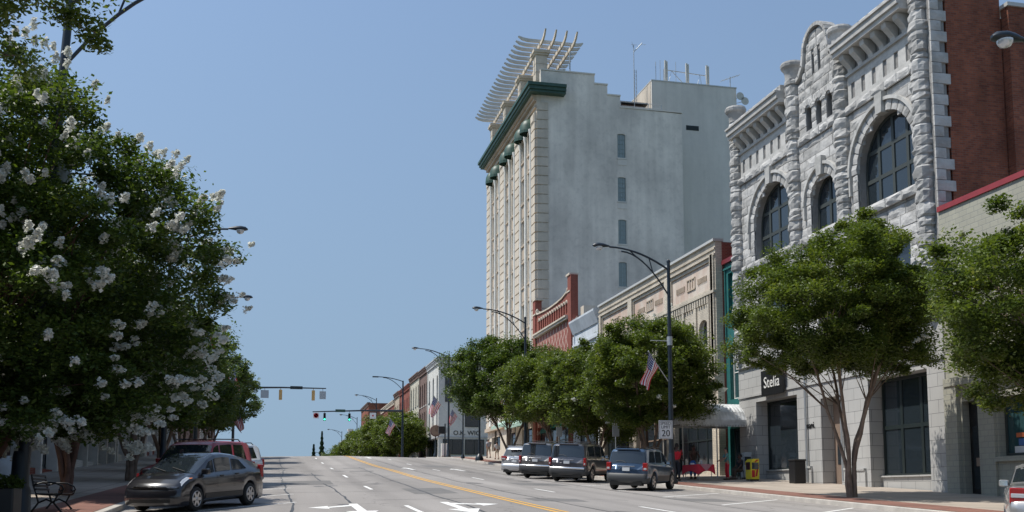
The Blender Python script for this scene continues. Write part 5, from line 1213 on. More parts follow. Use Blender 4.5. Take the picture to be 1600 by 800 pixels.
def makecar(name,label,kind,mat,x,y,head,group,dark=None,plate_text=True):
    PX,PYY=x,y
    T=empty(name,(0,0,0),label,'car' if kind in('hatch','sedan') else 'suv',group)
    if kind=='hatch':   # wedge shaped hatchback
        L,W,H=4.45,1.73,1.49; h=L/2
        top=[(-h,.82),(-h+.06,1.05),(-h+.22,1.17),(-1.35,1.33),(-.7,1.445),(-.15,1.49),(.25,1.47),(.62,1.36),(1.0,1.16),(1.38,.985),(1.7,.92),(1.95,.84),(2.12,.74),(h,.64)]
        belt=[(-h,.80),(-h+.2,1.0),(-1.2,.98),(0,.93),(1.3,.88),(1.8,.82),(2.05,.72),(h,.6)]
        c=Car(L,W,H,2.70,.315,.2,top,belt,.17,.93,.92,edge=.075)
        wins=[(1.12,.42,.98),(.36,-.42,.98),(-.5,-1.25,.9)]; ws=(1.36,.3); rw=(-1.95,-1.0)
    elif kind=='suv_sq':   # square shouldered wagon
        L,W,H=4.78,1.9,1.83; h=L/2
        top=[(-h,.9),(-h+.05,1.13),(-h+.22,1.72),(-h+.34,1.79),(-.6,1.83),(.2,1.8),(.42,1.72),(.98,1.2),(1.12,1.14),(2.1,1.03),(2.32,.93),(h,.6)]
        belt=[(-h,.88),(-h+.1,1.13),(0,1.12),(1,1.08),(2.1,.96),(h,.55)]
        c=Car(L,W,H,2.78,.37,.25,top,belt,.15,.86,.95); wins=[(.86,.2,1),(.1,-.78,1),(-.9,-1.75,1)]; wins=[(.8,.12,1),(.02,-.8,1),(-.92,-1.85,1)]; ws=(1.0,.44); rw=(-h+.055,-h+.215)
    elif kind=='suv_small':
        L,W,H=4.42,1.83,1.72; h=L/2
        top=[(-h,.85),(-h+.05,1.08),(-h+.2,1.58),(-h+.36,1.68),(-.5,1.72),(.15,1.70),(.4,1.62),(1.0,1.12),(1.1,1.08),(1.95,.98),(2.12,.86),(h,.6)]
        belt=[(-h,.83),(-h+.1,1.08),(0,1.04),(1,1.0),(2,.9),(h,.55)]
        c=Car(L,W,H,2.62,.36,.26,top,belt,.17,.85,.94); wins=[(.78,.15,1),(.05,-.75,1),(-.87,-1.7,1)]; ws=(1.0,.42); rw=(-h+.055,-h+.2)
    elif kind=='suv_big':
        L,W,H=5.2,2.0,1.93; h=L/2
        top=[(-h,.95),(-h+.05,1.22),(-h+.2,1.8),(-h+.34,1.88),(-.8,1.93),(.4,1.9),(.62,1.82),(1.1,1.3),(1.22,1.22),(2.35,1.12),(2.52,1.0),(h,.65)]
        belt=[(-h,.93),(-h+.1,1.22),(0,1.18),(1.1,1.14),(2.35,1.05),(h,.6)]
        c=Car(L,W,H,3.0,.39,.3,top,belt,.14,.9,.96); wins=[(.98,.3,1),(.2,-.75,1),(-.87,-2.1,1)]; ws=(1.12,.64); rw=(-h+.055,-h+.2)
    elif kind=='suv_round':
        L,W,H=4.75,1.86,1.70; h=L/2
        top=[(-h,.88),(-h+.07,1.08),(-h+.38,1.50),(-h+.52,1.6),(-.6,1.69),(.1,1.69),(.4,1.62),(1.1,1.14),(1.22,1.08),(2.0,.96),(2.2,.84),(h,.55)]
        belt=[(-h,.86),(-h+.12,1.08),(0,1.04),(1.1,.98),(2,.88),(h,.5)]
        c=Car(L,W,H,2.72,.36,.22,top,belt,.2,.9,.92); wins=[(.85,.2,1),(.1,-.7,1),(-.85,-1.6,.9)]; ws=(1.1,.42); rw=(-h+.09,-h+.37)
    else:   # sedan
        L,W,H=4.8,1.8,1.47; h=L/2
        top=[(-h,.72),(-h+.06,.98),(-h+.2,1.03),(-1.62,1.07),(-1.5,1.1),(-.9,1.36),(-.5,1.455),(-.05,1.47),(.3,1.44),(1.05,1.08),(1.18,1.0),(2.0,.84),(2.25,.7),(h,.48)]
        belt=[(-h,.7),(-h+.1,.97),(-1.5,.97),(0,.94),(1.2,.88),(2.0,.75),(h,.44)]
        c=Car(L,W,H,2.72,.325,.2,top,belt,.19,.9,.92,edge=.07); wins=[(.85,.12,1),(.05,-.72,1),(-.8,-1.2,.75)]; ws=(1.06,.28); rw=(-1.5,-.82)
    b=c.body(T,mat)
    sedanlike=kind in('hatch','sedan')
    for sd in (1,-1):
        for i,(xf,xr,hh) in enumerate(wins):
            m=MB(); k0,k1=6.12,6.12+(.78*hh)
            sl_f=.30 if i==0 and sedanlike else (.26 if i==0 else 0)
            xa=(lambda t,xf=xf,sl=(.5 if sedanlike else .32) if i==0 else 0: xf-sl*t)
            xb=(lambda t,xr=xr,sl=(.35 if kind=='hatch' else .22) if i==2 else 0: xr+sl*t)
            c.patch(m,xa,xb,k0,k1,sd,.006,8,3); m.build('side_window','cglass',T,local=True)
    m=MB(); c.cross(m,ws[0],ws[1]); m.build('windscreen','cglass',T,local=True)
    m=MB(); c.cross(m,rw[0],rw[1]); m.build('rear_window','cglass',T,local=True)
    # doors seams, handles, mirrors
    for sd in (1,-1):
        for xd in (wins[0][1]-.25,wins[1][1]-.2):
            p=c.P(xd,4.8,sd); m=MB(); m.bev(p.x-.09,p.x+.09,p.y-.012,p.y+.02*1,p.z-.03,p.z,.006); m.build('door_handle',mat if kind!='hatch' else 'darkplastic',T,local=True)
        p=c.P(wins[0][0]-.12,6.1,sd); m=MB(); m.bev(p.x-.08,p.x+.09,min(p.y,p.y+sd*.2),max(p.y,p.y+sd*.2),p.z+.0,p.z+.15,.035); mm=m.build('mirror',mat if kind!='suv_small' else 'darkplastic',T,local=True)
        m=MB(); m.box(p.x-.086,p.x-.082,min(p.y+sd*.03,p.y+sd*.18),max(p.y+sd*.03,p.y+sd*.18),p.z+.02,p.z+.13); m.build('mirror_glass','chrome',mm,local=True)
        # seams as thin dark strips
        m=MB()
        for xd in (wins[0][0]-.02,(wins[0][1]+wins[1][0])/2,wins[1][1]-.04):
            m.cut(); c.patch(m,xd-.006,xd+.006,3.0,5.95,sd,.003,1,8)
        m.build('door_seam','darkplastic',T,local=True)
        m=MB(); c.patch(m,c.ax[0]+c.wr+.1,c.ax[1]-c.wr-.1,2.05,2.9 if kind=='suv_small' else 2.5,sd,.012,8,2); m.build('sill_trim','darkplastic' if kind in('hatch','sedan') else 'trimgrey',T,local=True)
    h=c.L/2
    # bumpers
    bh0,bh1=(c.gc+.02,c.gc+.34) if kind!='hatch' else (c.gc-.02,c.gc+.36)
    bm_={'suv_small':'trimgrey','suv_big':'trimgrey'}.get(kind,mat)
    wB=c.W*c.rw/2*.97; zr1=bh1+(.1 if kind!='sedan' else .2)
    rb=c.sweep([(-.1,bh0),(.03,bh0+.03),(.06,(bh0+zr1)/2),(.055,zr1-.05),(-.03,zr1)],wB,-1).build('rear_bumper',bm_,T,local=True)
    if kind in('suv_big',): 
        c.sweep([(.0,bh1+.0),(.066,bh1+.01),(.066,bh1+.08),(.0,bh1+.105)],wB*.96,-1,wrap=0).build('bumper_step','chrome',rb,local=True)
    m=MB(); m.box(-h-.02,-h+.3,-wB*.8,wB*.8,c.gc-.06,c.gc+.1); m.build('underbody','under',T,local=True)
    wF=c.W*c.fw/2
    c.sweep([(-.12,bh0-.03),(.02,bh0),(.05,(bh0+bh1)/2),(.035,bh1-.02),(-.02,bh1+.03)],wF*.98,1,wrap=.35).build('front_bumper',bm_,T,local=True)
    bx=lambda y:h-c.bf*(y/(c.W/2))**2+.035
    def strip_(za,zb,wd,off,n=10):
        q=MB(); vs=[]
        for j in range(n+1):
            y=-wd+2*wd*j/n; vs+=[(bx(y)-.05,y,za),(bx(y)+off,y,za+.01),(bx(y)+off,y,zb-.01),(bx(y)-.05,y,zb)]
        q.add(vs,[(j*4+i,j*4+i+1,j*4+i+5,j*4+i+4) for j in range(n) for i in range(3)]); return q
    strip_(bh0+.06,bh0+.17,wF*.72,.024).build('lower_grille','darkplastic',T,local=True)
    gz0=interp(c.top,h-.06)-.12
    if kind=='hatch':
        g_=strip_(.585,.635,.5,-.02).build('grille','darkplastic',T,local=True); strip_(.635,.655,.48,-.012).build('grille_bar','chrome',g_,local=True)
    else:
        strip_(gz0-.2,gz0,.5,-.012).build('grille','darkplastic',T,local=True)
    for sd in (1,-1):
        m=MB()
        if kind=='hatch': c.patch(m,lambda t:1.62+.12*t,lambda t:2.16-.1*t,5.1,7.3,sd,.012,8,4)
        else: c.patch(m,h-.42,h-.03,4.3,6.2,sd,.012,6,3)
        hl=m.build('headlight','lens',T,local=True)
        if kind=='hatch': m=MB(); c.patch(m,lambda t:1.60+.1*t,lambda t:1.76,5.0,6.0,sd,.016,4,2); m.build('indicator','amber',hl,local=True)
        # tail lamps
        y1=c.W*c.rw/2; 
        if kind=='sedan': zz=(.66,.97); yy=.42
        elif kind=='suv_round': zz=(.86,1.08); yy=.36
        elif kind=='suv_big': zz=(.82,1.2); yy=.13
        elif kind=='hatch': zz=(.75,1.12); yy=.14
        else: zz=(.80,1.12); yy=.19
        a,b_=sorted((sd*(y1+.004),sd*(y1-yy))); zt=zz[1]
        xr_=c.br*(y1/(c.W/2))**2; m=MB(); m.bev(-h-.03+xr_*.75,-h+.17+xr_*.5 if kind!='hatch' else -h+.1+xr_,a,b_,zz[0],zt,.025); tl=m.build('taillight','tail',T,local=True)
        m=MB(); z0=zz[0]+(zz[1]-zz[0])*(.12 if kind!='sedan' else .38); a2,b2=sorted((sd*(y1-.02),sd*(y1-yy*.75))); m.bev(-h-.036+xr_*.72,-h+xr_,a2,b2,z0,z0+.08,.01); m.build('reversing_lens','lens',tl,local=True)
    # plate and tailgate fittings
    zp={'sedan':.8,'suv_round':.82,'suv_big':.98,'hatch':.7}.get(kind,.86)
    m=MB(); m.bev(-h-.022,-h-.006,-.155,.155,zp-.08,zp+.08,.005); m.build('licence_plate','plate',T,local=True)
    m=MB(); m.bev(-h-.035,-h,-.36,.36,zp+.1,zp+.135,.01); m.build('tailgate_trim','chrome',T,local=True)
    if not sedanlike:
        m=MB(); zz=interp(c.belt,-h+.1)+.03; m.tube([(-h+.03,.02,zz),(-h+.075,.2,zz+.08),(-h+.075,.45,zz+.06)],.012,5); m.build('wiper','darkplastic',T,local=True)
        for sd in (1,-1):
            m=MB(); yr=sd*(c.W/2*(.94-c.tum)-.06); z=c.H
            m.tube([(-1.6,yr,z-.04),(-1.45,yr,z+.04),(.1,yr,z+.045),(.25,yr,z-.03)],.018,6); m.build('roof_rack','darkplastic',T,local=True)
        if kind in ('suv_sq','suv_big'):
            for xx in (-1.2,-.2): m=MB(); y=(c.W/2*(.94-c.tum)-.06); m.tube([(xx,-y,c.H+.05),(xx,y,c.H+.05)],.016,6); m.build('roof_rack','darkplastic',T,local=True)
        m=MB(); m.bev(-h+.14,-h+.3,-.5,.5,c.H-.1,c.H-.03,.02); m.build('spoiler',mat,T,local=True)
    if sedanlike:
        m=MB()
        for y0 in (-.1,.45): 
            p=c.P(ws[0]-.04,9,1); m.tube([(ws[0]+.03,y0+.05,interp(c.top,ws[0])+.02),(ws[0]-.2,y0-.45,interp(c.top,ws[0]-.2)+.025)],.012,5)
        m.build('wiper','darkplastic',T,local=True)
    c.wheels(T,{'hatch':6,'suv_small':5}.get(kind,5)); place(T,PX,PYY,head); return T
M['pgrey']=carpaint('dark_grey_paint',(.013,.013,.018),.15); M['pred']=paint('dark_red_paint',(.28,.01,.018),.35,0,.35); M['pwhite']=carpaint('white_paint_car',(.6,.6,.6),0)
M['pblue']=carpaint('blue_paint',(.035,.07,.13)); M['psilver']=carpaint('pale_silver_paint',(.5,.51,.53),.5); M['pgun']=carpaint('gunmetal_paint',(.10,.10,.115),.5); M['pgun2']=carpaint('pewter_paint',(.18,.175,.175),.5); M['pcamry']=carpaint('beige_silver_paint',(.42,.41,.40),.6)
LC='cars parked along the left kerb'; RC='cars parked along the right kerb'
makecar('parked_car','dark grey wedge shaped hatchback parked nose to the left kerb','hatch','pgrey',-2.05,29.1,180+28,LC)
makecar('parked_suv','dark red sport utility with roof rack behind the grey hatchback','suv_sq','pred',-2.45,34.7,180+24,LC)
makecar('parked_suv','white vehicle mostly hidden behind the red sport utility','suv_small','pwhite',-2.2,41,180+28,LC)
makecar('parked_suv','small blue sport utility nearest of the angled cars at the right kerb','suv_small','pblue',15.1,41.1,38,RC)
makecar('parked_suv','big dark grey sport utility next beyond the blue one','suv_big','pgun',15.35,50.6,35,RC)
makecar('parked_suv','pewter grey sport utility between the dark grey one and the silver one','suv_big','pgun2',14.85,54.6,37,RC)
makecar('parked_suv','pale silver rounded sport utility farthest left in the right-hand row','suv_round','psilver',14.7,59.,38,RC)
makecar('parked_car','beige silver sedan cut off by the right edge of the photo','sedan','pcamry',15.9,18.6,38,RC)
# ================================================================ street furniture
def flagcloth(name,parent,o,w_,h_,down=.8,seed=1,droop=.35,yaw=0):
    """striped flag hanging from a slanted staff; o = hoist top, staff direction passed in 'down'"""
    return None
M['fred']=paint('flag_red',(.5,.02,.03),.8); M['fwhite']=paint('flag_white',(.72,.72,.72),.8); M['fblue']=paint('flag_blue',(.02,.035,.16),.8)
def flag(x,y,z,sx,label,size=1.,seed=1,grp='flags hung from the street lamps'):
    """staff slants up and out from the post at (x,y,z) toward sx; cloth hangs from it in folds"""
    F=empty('flag',(x,y,z),label,'flag',grp); u=Vector((sx*.55,-.25,.62)).normalized(); Ls=2.1*size
    m=MB(); m.tube([(0,0,0),u*Ls],.022,6,); m.lathe(u*Ls,[(.01,-.03),(.045,0),(.01,.04)],8); m.build('staff','steel',F,local=True)
    H=1.05*size; W_=1.75*size; nx,nz=26,26; rn=random.Random(seed); ph=rn.uniform(0,6); vs=[]
    hoist0=u*(Ls*.98); 
    side=Vector((-u.y,u.x,0)).normalized()
    for j in range(nz+1):
        s=j/nz   # along hoist, from staff tip downward
        a=hoist0-u*H*s
        for i in range(nx+1):
            t=i/nx; L_=W_*t
            # cloth falls: horizontal reach shrinks, folds gather
            dirx=Vector((sx*.30,-.12,-1.)).normalized()
            p=a+dirx*L_+u*(H*s*.45*t)+side*(.10*size*math.sin(s*9+ph+t*2.)*t**.5)+Vector((sx,0,0))*.07*math.sin(t*6+s*4+ph)*t
            vs.append(p)
    k=nx+1; m=MB(); m.add(vs,[(j*k+i,j*k+i+1,(j+1)*k+i+1,(j+1)*k+i) for j in range(nz) for i in range(nx)],0,True)
    q=0
    for j in range(nz):
        for i in range(nx):
            st=int(j/nz*13); mi=0 if st%2==0 else 1
            if st<7 and i<nx*.42: 
                mi=2
                if i%2==1 and j%2==1: mi=1 if i<nx*.42-1 and (i+j)%4!=1 else 2
            m.m[q]=mi; q+=1
    m.build('cloth',['fred','fwhite','fblue'],F,local=True); return F
def lamp(x,y,label,H=10.5,arm=3.2,sx=-1,base_z=None,lean=0,sub=True,head_down=.05):
    z=zwalk(x,y) if base_z is None else base_z
    Lp=empty('street_lamp',(x,y,z),label,'street lamp','tall curved-arm street lamps')
    m=MB(); m.tube([(0,0,0),(lean*.5,0,H*.5),(lean,0,H)],[.125,.10,.075],12); m.build('pole','pole',Lp,local=True)
    m=MB(); m.lathe((0,0,0),[(.27,0),(.27,.12),(.22,.2),(.21,.65),(.17,.75),(.15,1.3),(.13,1.4)],12); m.build('base','pole',Lp,local=True)
    m=MB(); t=H-.35
    up=[(lean+arm*sx*s,0,t+.95*(1-(1-s)**2)) for s in np.linspace(0,1,10)]; lo=[(lean+arm*.8*sx*s,0,t-1.25+2.02*(1-(1-s)**1.9)) for s in np.linspace(0,1,10)]
    m.tube(up,[.05]*6+[.042]*4,8); m.tube(lo,.038,8)
    for q in (3,6): m.tube([up[q],lo[q]],.025,6)
    m.tube([(lean,0,t),(lean,0,H+.1)],.08,10); m.lathe((lean,0,H),[(.08,0),(.1,.06),(.03,.16)],10); m.build('arm','pole',Lp,local=True)
    ex,ez=up[-1][0],up[-1][2]; m=MB()
    n=14; pr=[(0,.05,.05),(.12,.09,.08),(.3,.15,.13),(.52,.20,.15),(.72,.16,.12),(.82,.05,.04)]; vs=[]
    for (dx,wy,hz) in pr:
        for k in range(n): a=2*math.pi*k/n; vs.append((ex+sx*dx,wy*math.cos(a),ez+.02+(hz if math.sin(a)>0 else hz*.35)*math.sin(a)))
    m.add(vs,[(j*n+k,j*n+(k+1)%n,(j+1)*n+(k+1)%n,(j+1)*n+k) for j in range(5) for k in range(n)],0,True); m.add(vs[:n],[tuple(range(n))]); m.add(vs[-n:],[tuple(range(n))])
    h=m.build('lamp_head','pole',Lp,local=True); m=MB(); m.lathe((ex+sx*.5,0,ez-.02),[(.17,0),(.165,-.06),(.11,-.14),(.02,-.17)],12); m.build('lens','lens',h,local=True)
    m=MB(); m.tube([(lean,0,H*.62),(lean,0,H*.66)],.13,10); m.tube([(lean,0,H*.64),(lean-.9*sx*-1*0+sx*.95,0,H*.64)],.018,6); m.build('banner_arm','steel',Lp,local=True)
    return Lp
lamp(17.9,18.0,'nearest right street lamp, only its head in view at the top right',9.75,2.5)
L2=lamp(17.75,44.4,'street lamp rising over the blue sport utility with the speed limit sign',10.35,2.9)
L3=lamp(17.8,73.0,'street lamp against the red brick parapet',11.)
L4=lamp(17.8,107.5,'street lamp before the white corner building with a flag',10.9)
lamp(17.8,189,'street lamp head showing above the far signal arm',11.3); lamp(17.8,235,'slim far street lamp above the green bushes',10.6); lamp(17.6,287,'far street lamp beside the small brick house',10.4); lamp(17.4,400,'farthest tiny street lamp at the crest, left of the evergreens',10)
LL=lamp(-4.75,21.2,'nearest left street lamp half buried in the flowering tree',10.8,3.4,1,lean=.5)
lamp(-4.6,45,'left street lamp whose head pokes out right of the flowering tree',10.3,2.35,1); lamp(-4.6,62,'farther left street lamp with its head just clear of the leaves',9.6,2.2,1)
flag(17.6,44.3,5.2,-1,'flag on the street lamp with the speed limit sign',.85,3)
flag(17.6,72.9,7.0-.2,-1,'flag on the street lamp before the dark tree',1.0,4)
flag(17.6,107.4,8.6,-1,'flag beside the white corner building, upper one',1.15,5)
flag(17.4,97.2,6.9,-1,'smaller flag low before the white building\'s side wall',.8,6)
flag(17.4,147.6,9.0,-1,'flag on the far signal pole',1.2,7)
flag(-4.6,47.4,6.1,1,'flag in the dark beneath the left flowering trees',1.1,8)
flag(-4.6,77.8,7.6,1,'small red flag deep in the left tree row',1.1,9)
flag(-4.6,95,6.,1,'tiny flag hanging just above the red sport utility',1.0,10)
# posts for the low flag, signs
def post_thing(name,x,y,h,label,cat,r=.07,mat='pole'):
    T=empty(name,(x,y,zwalk(x,y)),label,cat); m=MB(); m.lathe((0,0,0),[(.2,0),(.2,.1),(.12,.3),(r,.5),(r,h)],10); m.build('pole',mat,T,local=True); return T
post_thing('flag_post',17.5,97.2,4.6,'dark post under the small low flag','post')
P_=post_thing('lamp_post_stub',17.8,90.5,5.6,'dark post with a heavy round base left of the walking people','post',.09)
m=MB(); m.lathe((0,0,0),[(.38,0),(.38,.2),(.28,.4),(.12,.6)],12); m.build('base','pole',P_,local=True)
def speed_sign():
    x,y,z=17.62,44.0,zwalk(17.6,44)+2.05; x=17.32; fr=Fr((x-.08,y-.22,0),(1,0,0),(0,-1,0)); T=empty('speed_limit_sign',(x,y-.2,z),'white SPEED LIMIT 20 sign strapped to the street lamp','road sign')
    m=MB(); fr.box(m,-.33,.33,z,z+.84,0,.012); m.build('plate','fwhite',T)
    m=MB(); 
    for a0,a1,z0,z1 in ((-.30,.30,z+.025,z+.04),(-.30,.30,z+.80,z+.815),(-.30,-.285,z+.04,z+.80),(.285,.30,z+.04,z+.80)): fr.box(m,a0,a1,z0,z1,.012,.016)
    m.build('border','black',T)
    textmesh('SPEED',.19,'black','lettering',T,fr,0,z+.70,.016,.003); textmesh('LIMIT',.19,'black','lettering',T,fr,0,z+.53,.016,.003); textmesh('20',.42,'black','lettering',T,fr,0,z+.24,.016,.006)
    m=MB(); m.tube([(x-.08,y-.2,z+.4),(17.7,y+.3,z+.4)],.02,6); m.build('bracket','steel',T)
speed_sign()
# traffic signals
M['sigyellow']=paint('signal_yellow',(.6,.38,.14),.5); M['signback']=paint('sign_back_aluminium',(.42,.46,.49),.5,.2)
M['ggreen']=paint('signal_green',(.02,.9,.45),.3); e_=M['ggreen'].node_tree.nodes['Principled BSDF']; e_.inputs['Emission Color'].default_value=(.05,1,.55,1); e_.inputs['Emission Strength'].default_value=2.5
def sighead(parent,x,y,ztop,facing,mat,lit=None):
    m=MB(); m.bev(x-.17,x+.17,y-.1,y+.1,ztop-1.1,ztop,.03)
    for k in range(3):
        zz=ztop-.2-k*.35; 
        m.tube([(x,y+facing*.1,zz),(x,y+facing*.32,zz)],.14,10,cap=False)
    m.tube([(x,y,ztop),(x,y,ztop+.25)],.03,6)
    h=m.build('signal_head',mat,parent)
    for k in range(3):
        zz=ztop-.2-k*.35; q=MB(); q.lathe((x,y+facing*.105,zz),[(.12,-.01),(.12,.01)],12,0,'Y'); q.build('lens','ggreen' if lit==k else 'darkplastic',h)
S1=empty('traffic_signal',(-4.5,112,zwalk(-4.5,112)),'near mast arm reaching from the left with yellow signal heads seen from behind','traffic signal')
z=11.25; m=MB(); m.tube([(-4.5,112,3.9),(-4.5,112,z+.4)],[.16,.12],10); m.build('pole','pole',S1)
m=MB(); m.tube([(-4.5,112,z),(.5,112,z+.12),(5.1,112,z+.12)],[.12,.09,.06],8); m.build('mast_arm','pole',S1)
for xx in (.3,3.75): sighead(S1,xx,112,z-.12,1,'sigyellow')
for xx,w_ in ((-1.35,.42),(4.75,.34)):
    m=MB(); m.bev(xx-w_,xx+w_,111.95,112,z-1.05,z-.2,.01); m.tube([(xx,112.02,z-.2),(xx,112.02,z+.08)],.03,6); m.build('sign_panel','signback',S1)
m=MB(); m.bev(1.3,2.6,111.8,111.88,z-.05,z+.28,.01); m.build('street_name_sign','darkframe',S1)
S2=empty('traffic_signal',(17.75,148,zwalk(17.75,148)),'far mast arm on the right pole with two green lit signal heads','traffic signal')
z=12.0; m=MB(); m.tube([(17.75,148,4.9),(17.75,148,z+4.4)],[.19,.11],10); m.build('pole','pole',S2)
m=MB(); m.tube([(17.75,148,z),(12,148,z-.05),(4.9,148,z-.35)],[.17,.12,.07],8); m.build('mast_arm','pole',S2)
for xx in (6.6,10.1): sighead(S2,xx,148,z-.5,-1,'darkplastic',2)
for xx in (5.4,):
    m=MB(); m.bev(xx-.42,xx+.42,147.9,147.93,z-1.3,z-.45,.01); sp=m.build('sign_panel','fwhite',S2)
    m=MB(); m.lathe((xx,147.87,z-.87),[(.34,0),(.34,.01),(.27,.01),(.27,0)],20,0,'Y'); m.tube([(xx-.22,147.86,z-.65),(xx+.22,147.86,z-1.1)],.03,5); m.build('red_ring','fred',sp)
m=MB(); m.bev(13.0,13.9,147.9,147.93,z-1.2,z-.35,.01); sp=m.build('sign_panel','fwhite',S2); m=MB(); m.lathe((13.45,147.87,z-.77),[(.12,0),(.12,.01)],10,0,'Y'); m.build('red_dot','fred',sp)
m=MB(); m.bev(8.1,9.5,147.8,147.86,z-.35,z+.05,.01); m.build('street_name_sign','green',S2)
m=MB(); t=z+4.3; up=[(17.75-3.6*s,148,t+.6*(1-(1-s)**2)) for s in np.linspace(0,1,8)]; lo=[(17.75-2.9*s,148,t-1.3+1.8*(1-(1-s)**1.9)) for s in np.linspace(0,1,8)]; m.tube(up,.06,8); m.tube(lo,.045,8); m.build('lamp_arm','pole',S2)
m=MB(); m.bev(13.3,14.2,147.85,148.15,t+.5,t+.68,.06); m.build('lamp_head','pole',S2)
# walk signal on its post at the near corner
S3=empty('pedestrian_signal',(17.55,108.3,zwalk(17.55,108.3)),'dark pedestrian signal box on a post left of the white building\'s sign','pedestrian signal')
m=MB(); m.tube([(17.55,108.3,3.9),(17.55,108.3,7.5)],.07,8); m.build('pole','pole',S3); m=MB(); m.bev(16.85,17.45,108.1,108.4,6.4,7.2,.04); m.build('signal_box','darkplastic',S3)
m=MB(); m.bev(17.62,18.05,108.2,108.3,6.5,7.1,.03); m.build('push_plate','signback',S3)
CK=empty('clock_post',(17.7,116,zwalk(17.7,116)),'round brown clock on a dark post before the white corner building','clock')
zc=zwalk(17.7,116); m=MB(); m.lathe((17.7,116,zc),[(.22,0),(.22,.3),(.1,.5),(.07,2.3),(.1,2.4)],10); m.build('post','pole',CK); m=MB(); m.lathe((17.7,116,zc+3.0),[(.62,-.15),(.66,-.12),(.66,.12),(.62,.15)],24,0,'Y'); h=m.build('case','brown',CK); m=MB(); m.lathe((17.7,115.84,zc+3.0),[(.53,-.01),(.53,.01)],24,0,'Y'); f_=m.build('face','rust',h)
m=MB(); m.box(17.69,17.71,115.81,115.83,zc+3,zc+3.42); m.box(17.7,17.98,115.81,115.83,zc+2.99,zc+3.01); m.build('hands','black',h)
# bench
def bench():
    T=empty('bench',(-5.0,25.0,zwalk(-5.,25.)),'black cast iron bench on the left pavement beside the lamp post','bench')
    for yy in (-.05,1.35):
        m=MB(); Y=yy
        m.tube([(-.35,Y,.85),(-.30,Y,.6),(-.24,Y,.42),(.25,Y,.40),(.3,Y,.43)],.022,6)
        m.tube([(-.24,Y,.42),(-.18,Y,.22),(-.34,Y,0)],.024,6); m.tube([(.22,Y,.4),(.14,Y,.22),(.32,Y,0)],.024,6); m.tube([(-.18,Y,.22),(-.02,Y,.3),(.14,Y,.22)],.02,6)
        m.tube([(-.30,Y,.62),(-.1,Y,.68),(.15,Y,.67),(.3,Y,.6),(.34,Y,.52),(.27,Y,.48),(.24,Y,.53)],.02,6); m.tube([(.3,Y,.42),(.33,Y,.52)],.018,6)
        m.build('end_frame','black',T,local=True)
    m=MB()
    for i in range(6): x=-.2+i*.085; m.bev(x,x+.06,-.05,1.35,.415,.44,.006)
    m.build('seat','black',T,local=True); m=MB()
    for i in range(5): z=.5+i*.078; x=-.245-.10*(i/4); m.bev(x-.015,x+.01,-.05,1.35,z,z+.05,.006)
    m.build('backrest','black',T,local=True)
bench()
# planter box round the near lamp base
T=empty('lamp_base_planter',(-4.9,20.3,zwalk(-4.9,20.3)),'black ornamental box with trailing plants at the foot of the near left lamp','planter')
m=MB(); m.bev(-5.15,-4.55,19.9,20.55,-.75,.12,.03); m.build('box','black',T)
g_=np.random.default_rng(5); P=np.stack([g_.uniform(-5.2,-4.5,700),g_.uniform(19.85,20.6,700),.12+g_.random(700)**2*.22],1)-np.array(T.location); leafmesh('plants',P,.09,.05,g_,'leafdark',T,.3)
# concrete litter bin at the far left
T=empty('litter_bin',(-7.1,30.5,zwalk(-7.1,30.5)),'pale concrete litter bin at the left edge of the pavement','litter bin')
m=MB(); m.lathe((0,0,0),[(.36,0),(.38,.05),(.38,.85),(.36,.9),(.30,1.05),(.15,1.15),(.05,1.17)],20); m.build('body','bluewhite',T,local=True); m=MB(); m.bev(.1,.345,-.34,-.1,.62,.88,.02); m.build('opening','black',T,local=True)
# newspaper boxes, bin
M['newsyellow']=paint('news_yellow',(.72,.58,.03),.45,var=.06)
def newsbox(x,y,mat,label,hgt=1.15,wd=.5,deco=True):
    T=empty('newspaper_box',(x,y,zwalk(x,y)),label,'newspaper box'); m=MB(); m.bev(-.22,.22,-wd/2,wd/2,.06,hgt-.12,.02); m.prism([(-.22,hgt-.13),(.22,hgt-.13),(.22,hgt),(-.1,hgt)][:4],lambda a,z,k:Vector((a,k,z)),-wd/2,wd/2); m.build('body',mat,T,local=True)
    m=MB(); m.bev(-.235,-.215,-wd*.36,wd*.36,hgt*.5,hgt*.85,.004); d=m.build('door','glass',T,local=True)
    m=MB(); m.bev(-.18,.18,-wd/2-.014,-wd/2+.004,hgt*.52,hgt*.83,.004); m.build('window','glass',T,local=True)
    m=MB(); m.bev(-.2,.2,-wd/2+.02,wd/2-.02,0,.08,.01); m.build('foot','black',T,local=True)
    if deco:
        m=MB(); f=Fr((0,-wd/2,0),(1,0,0),(0,-1,0)); f.box(m,-.18,-.02,.16,.5,0,.006); f.box(m,-.0,.02,.5,.9,0,.004)
        m.prism([(.0,.2),(.09,.2),(.2,.75),(.12,.78)],f,0,.006); m.prism([(-.05,.9),(.06,.9),(.19,1.0),(.1,1.02)],f,0,.007); m.build('red_panel','fred',T,local=True)
        for i,ch in enumerate('SALE'[:0]): pass
    return T
newsbox(22.7,46.3,'newsyellow','yellow newspaper box with red panels beside the stone pier',1.05,.62)
newsbox(23.4,48.4,'signback','tall grey-blue newspaper box half behind the yellow one',1.35,.35,False)
T=empty('trash_bin',(23.1,42.6,zwalk(23,42.6)),'black square trash bin before the stone building\'s pier','trash bin')
m=MB(); vs=[]
m.bev(-.28,.28,-.28,.28,0,1.0,.03); m.build('body','black',T,local=True); m=MB(); m.bev(-.31,.31,-.31,.31,1.0,1.09,.03); m.build('lid','darkplastic',T,local=True)
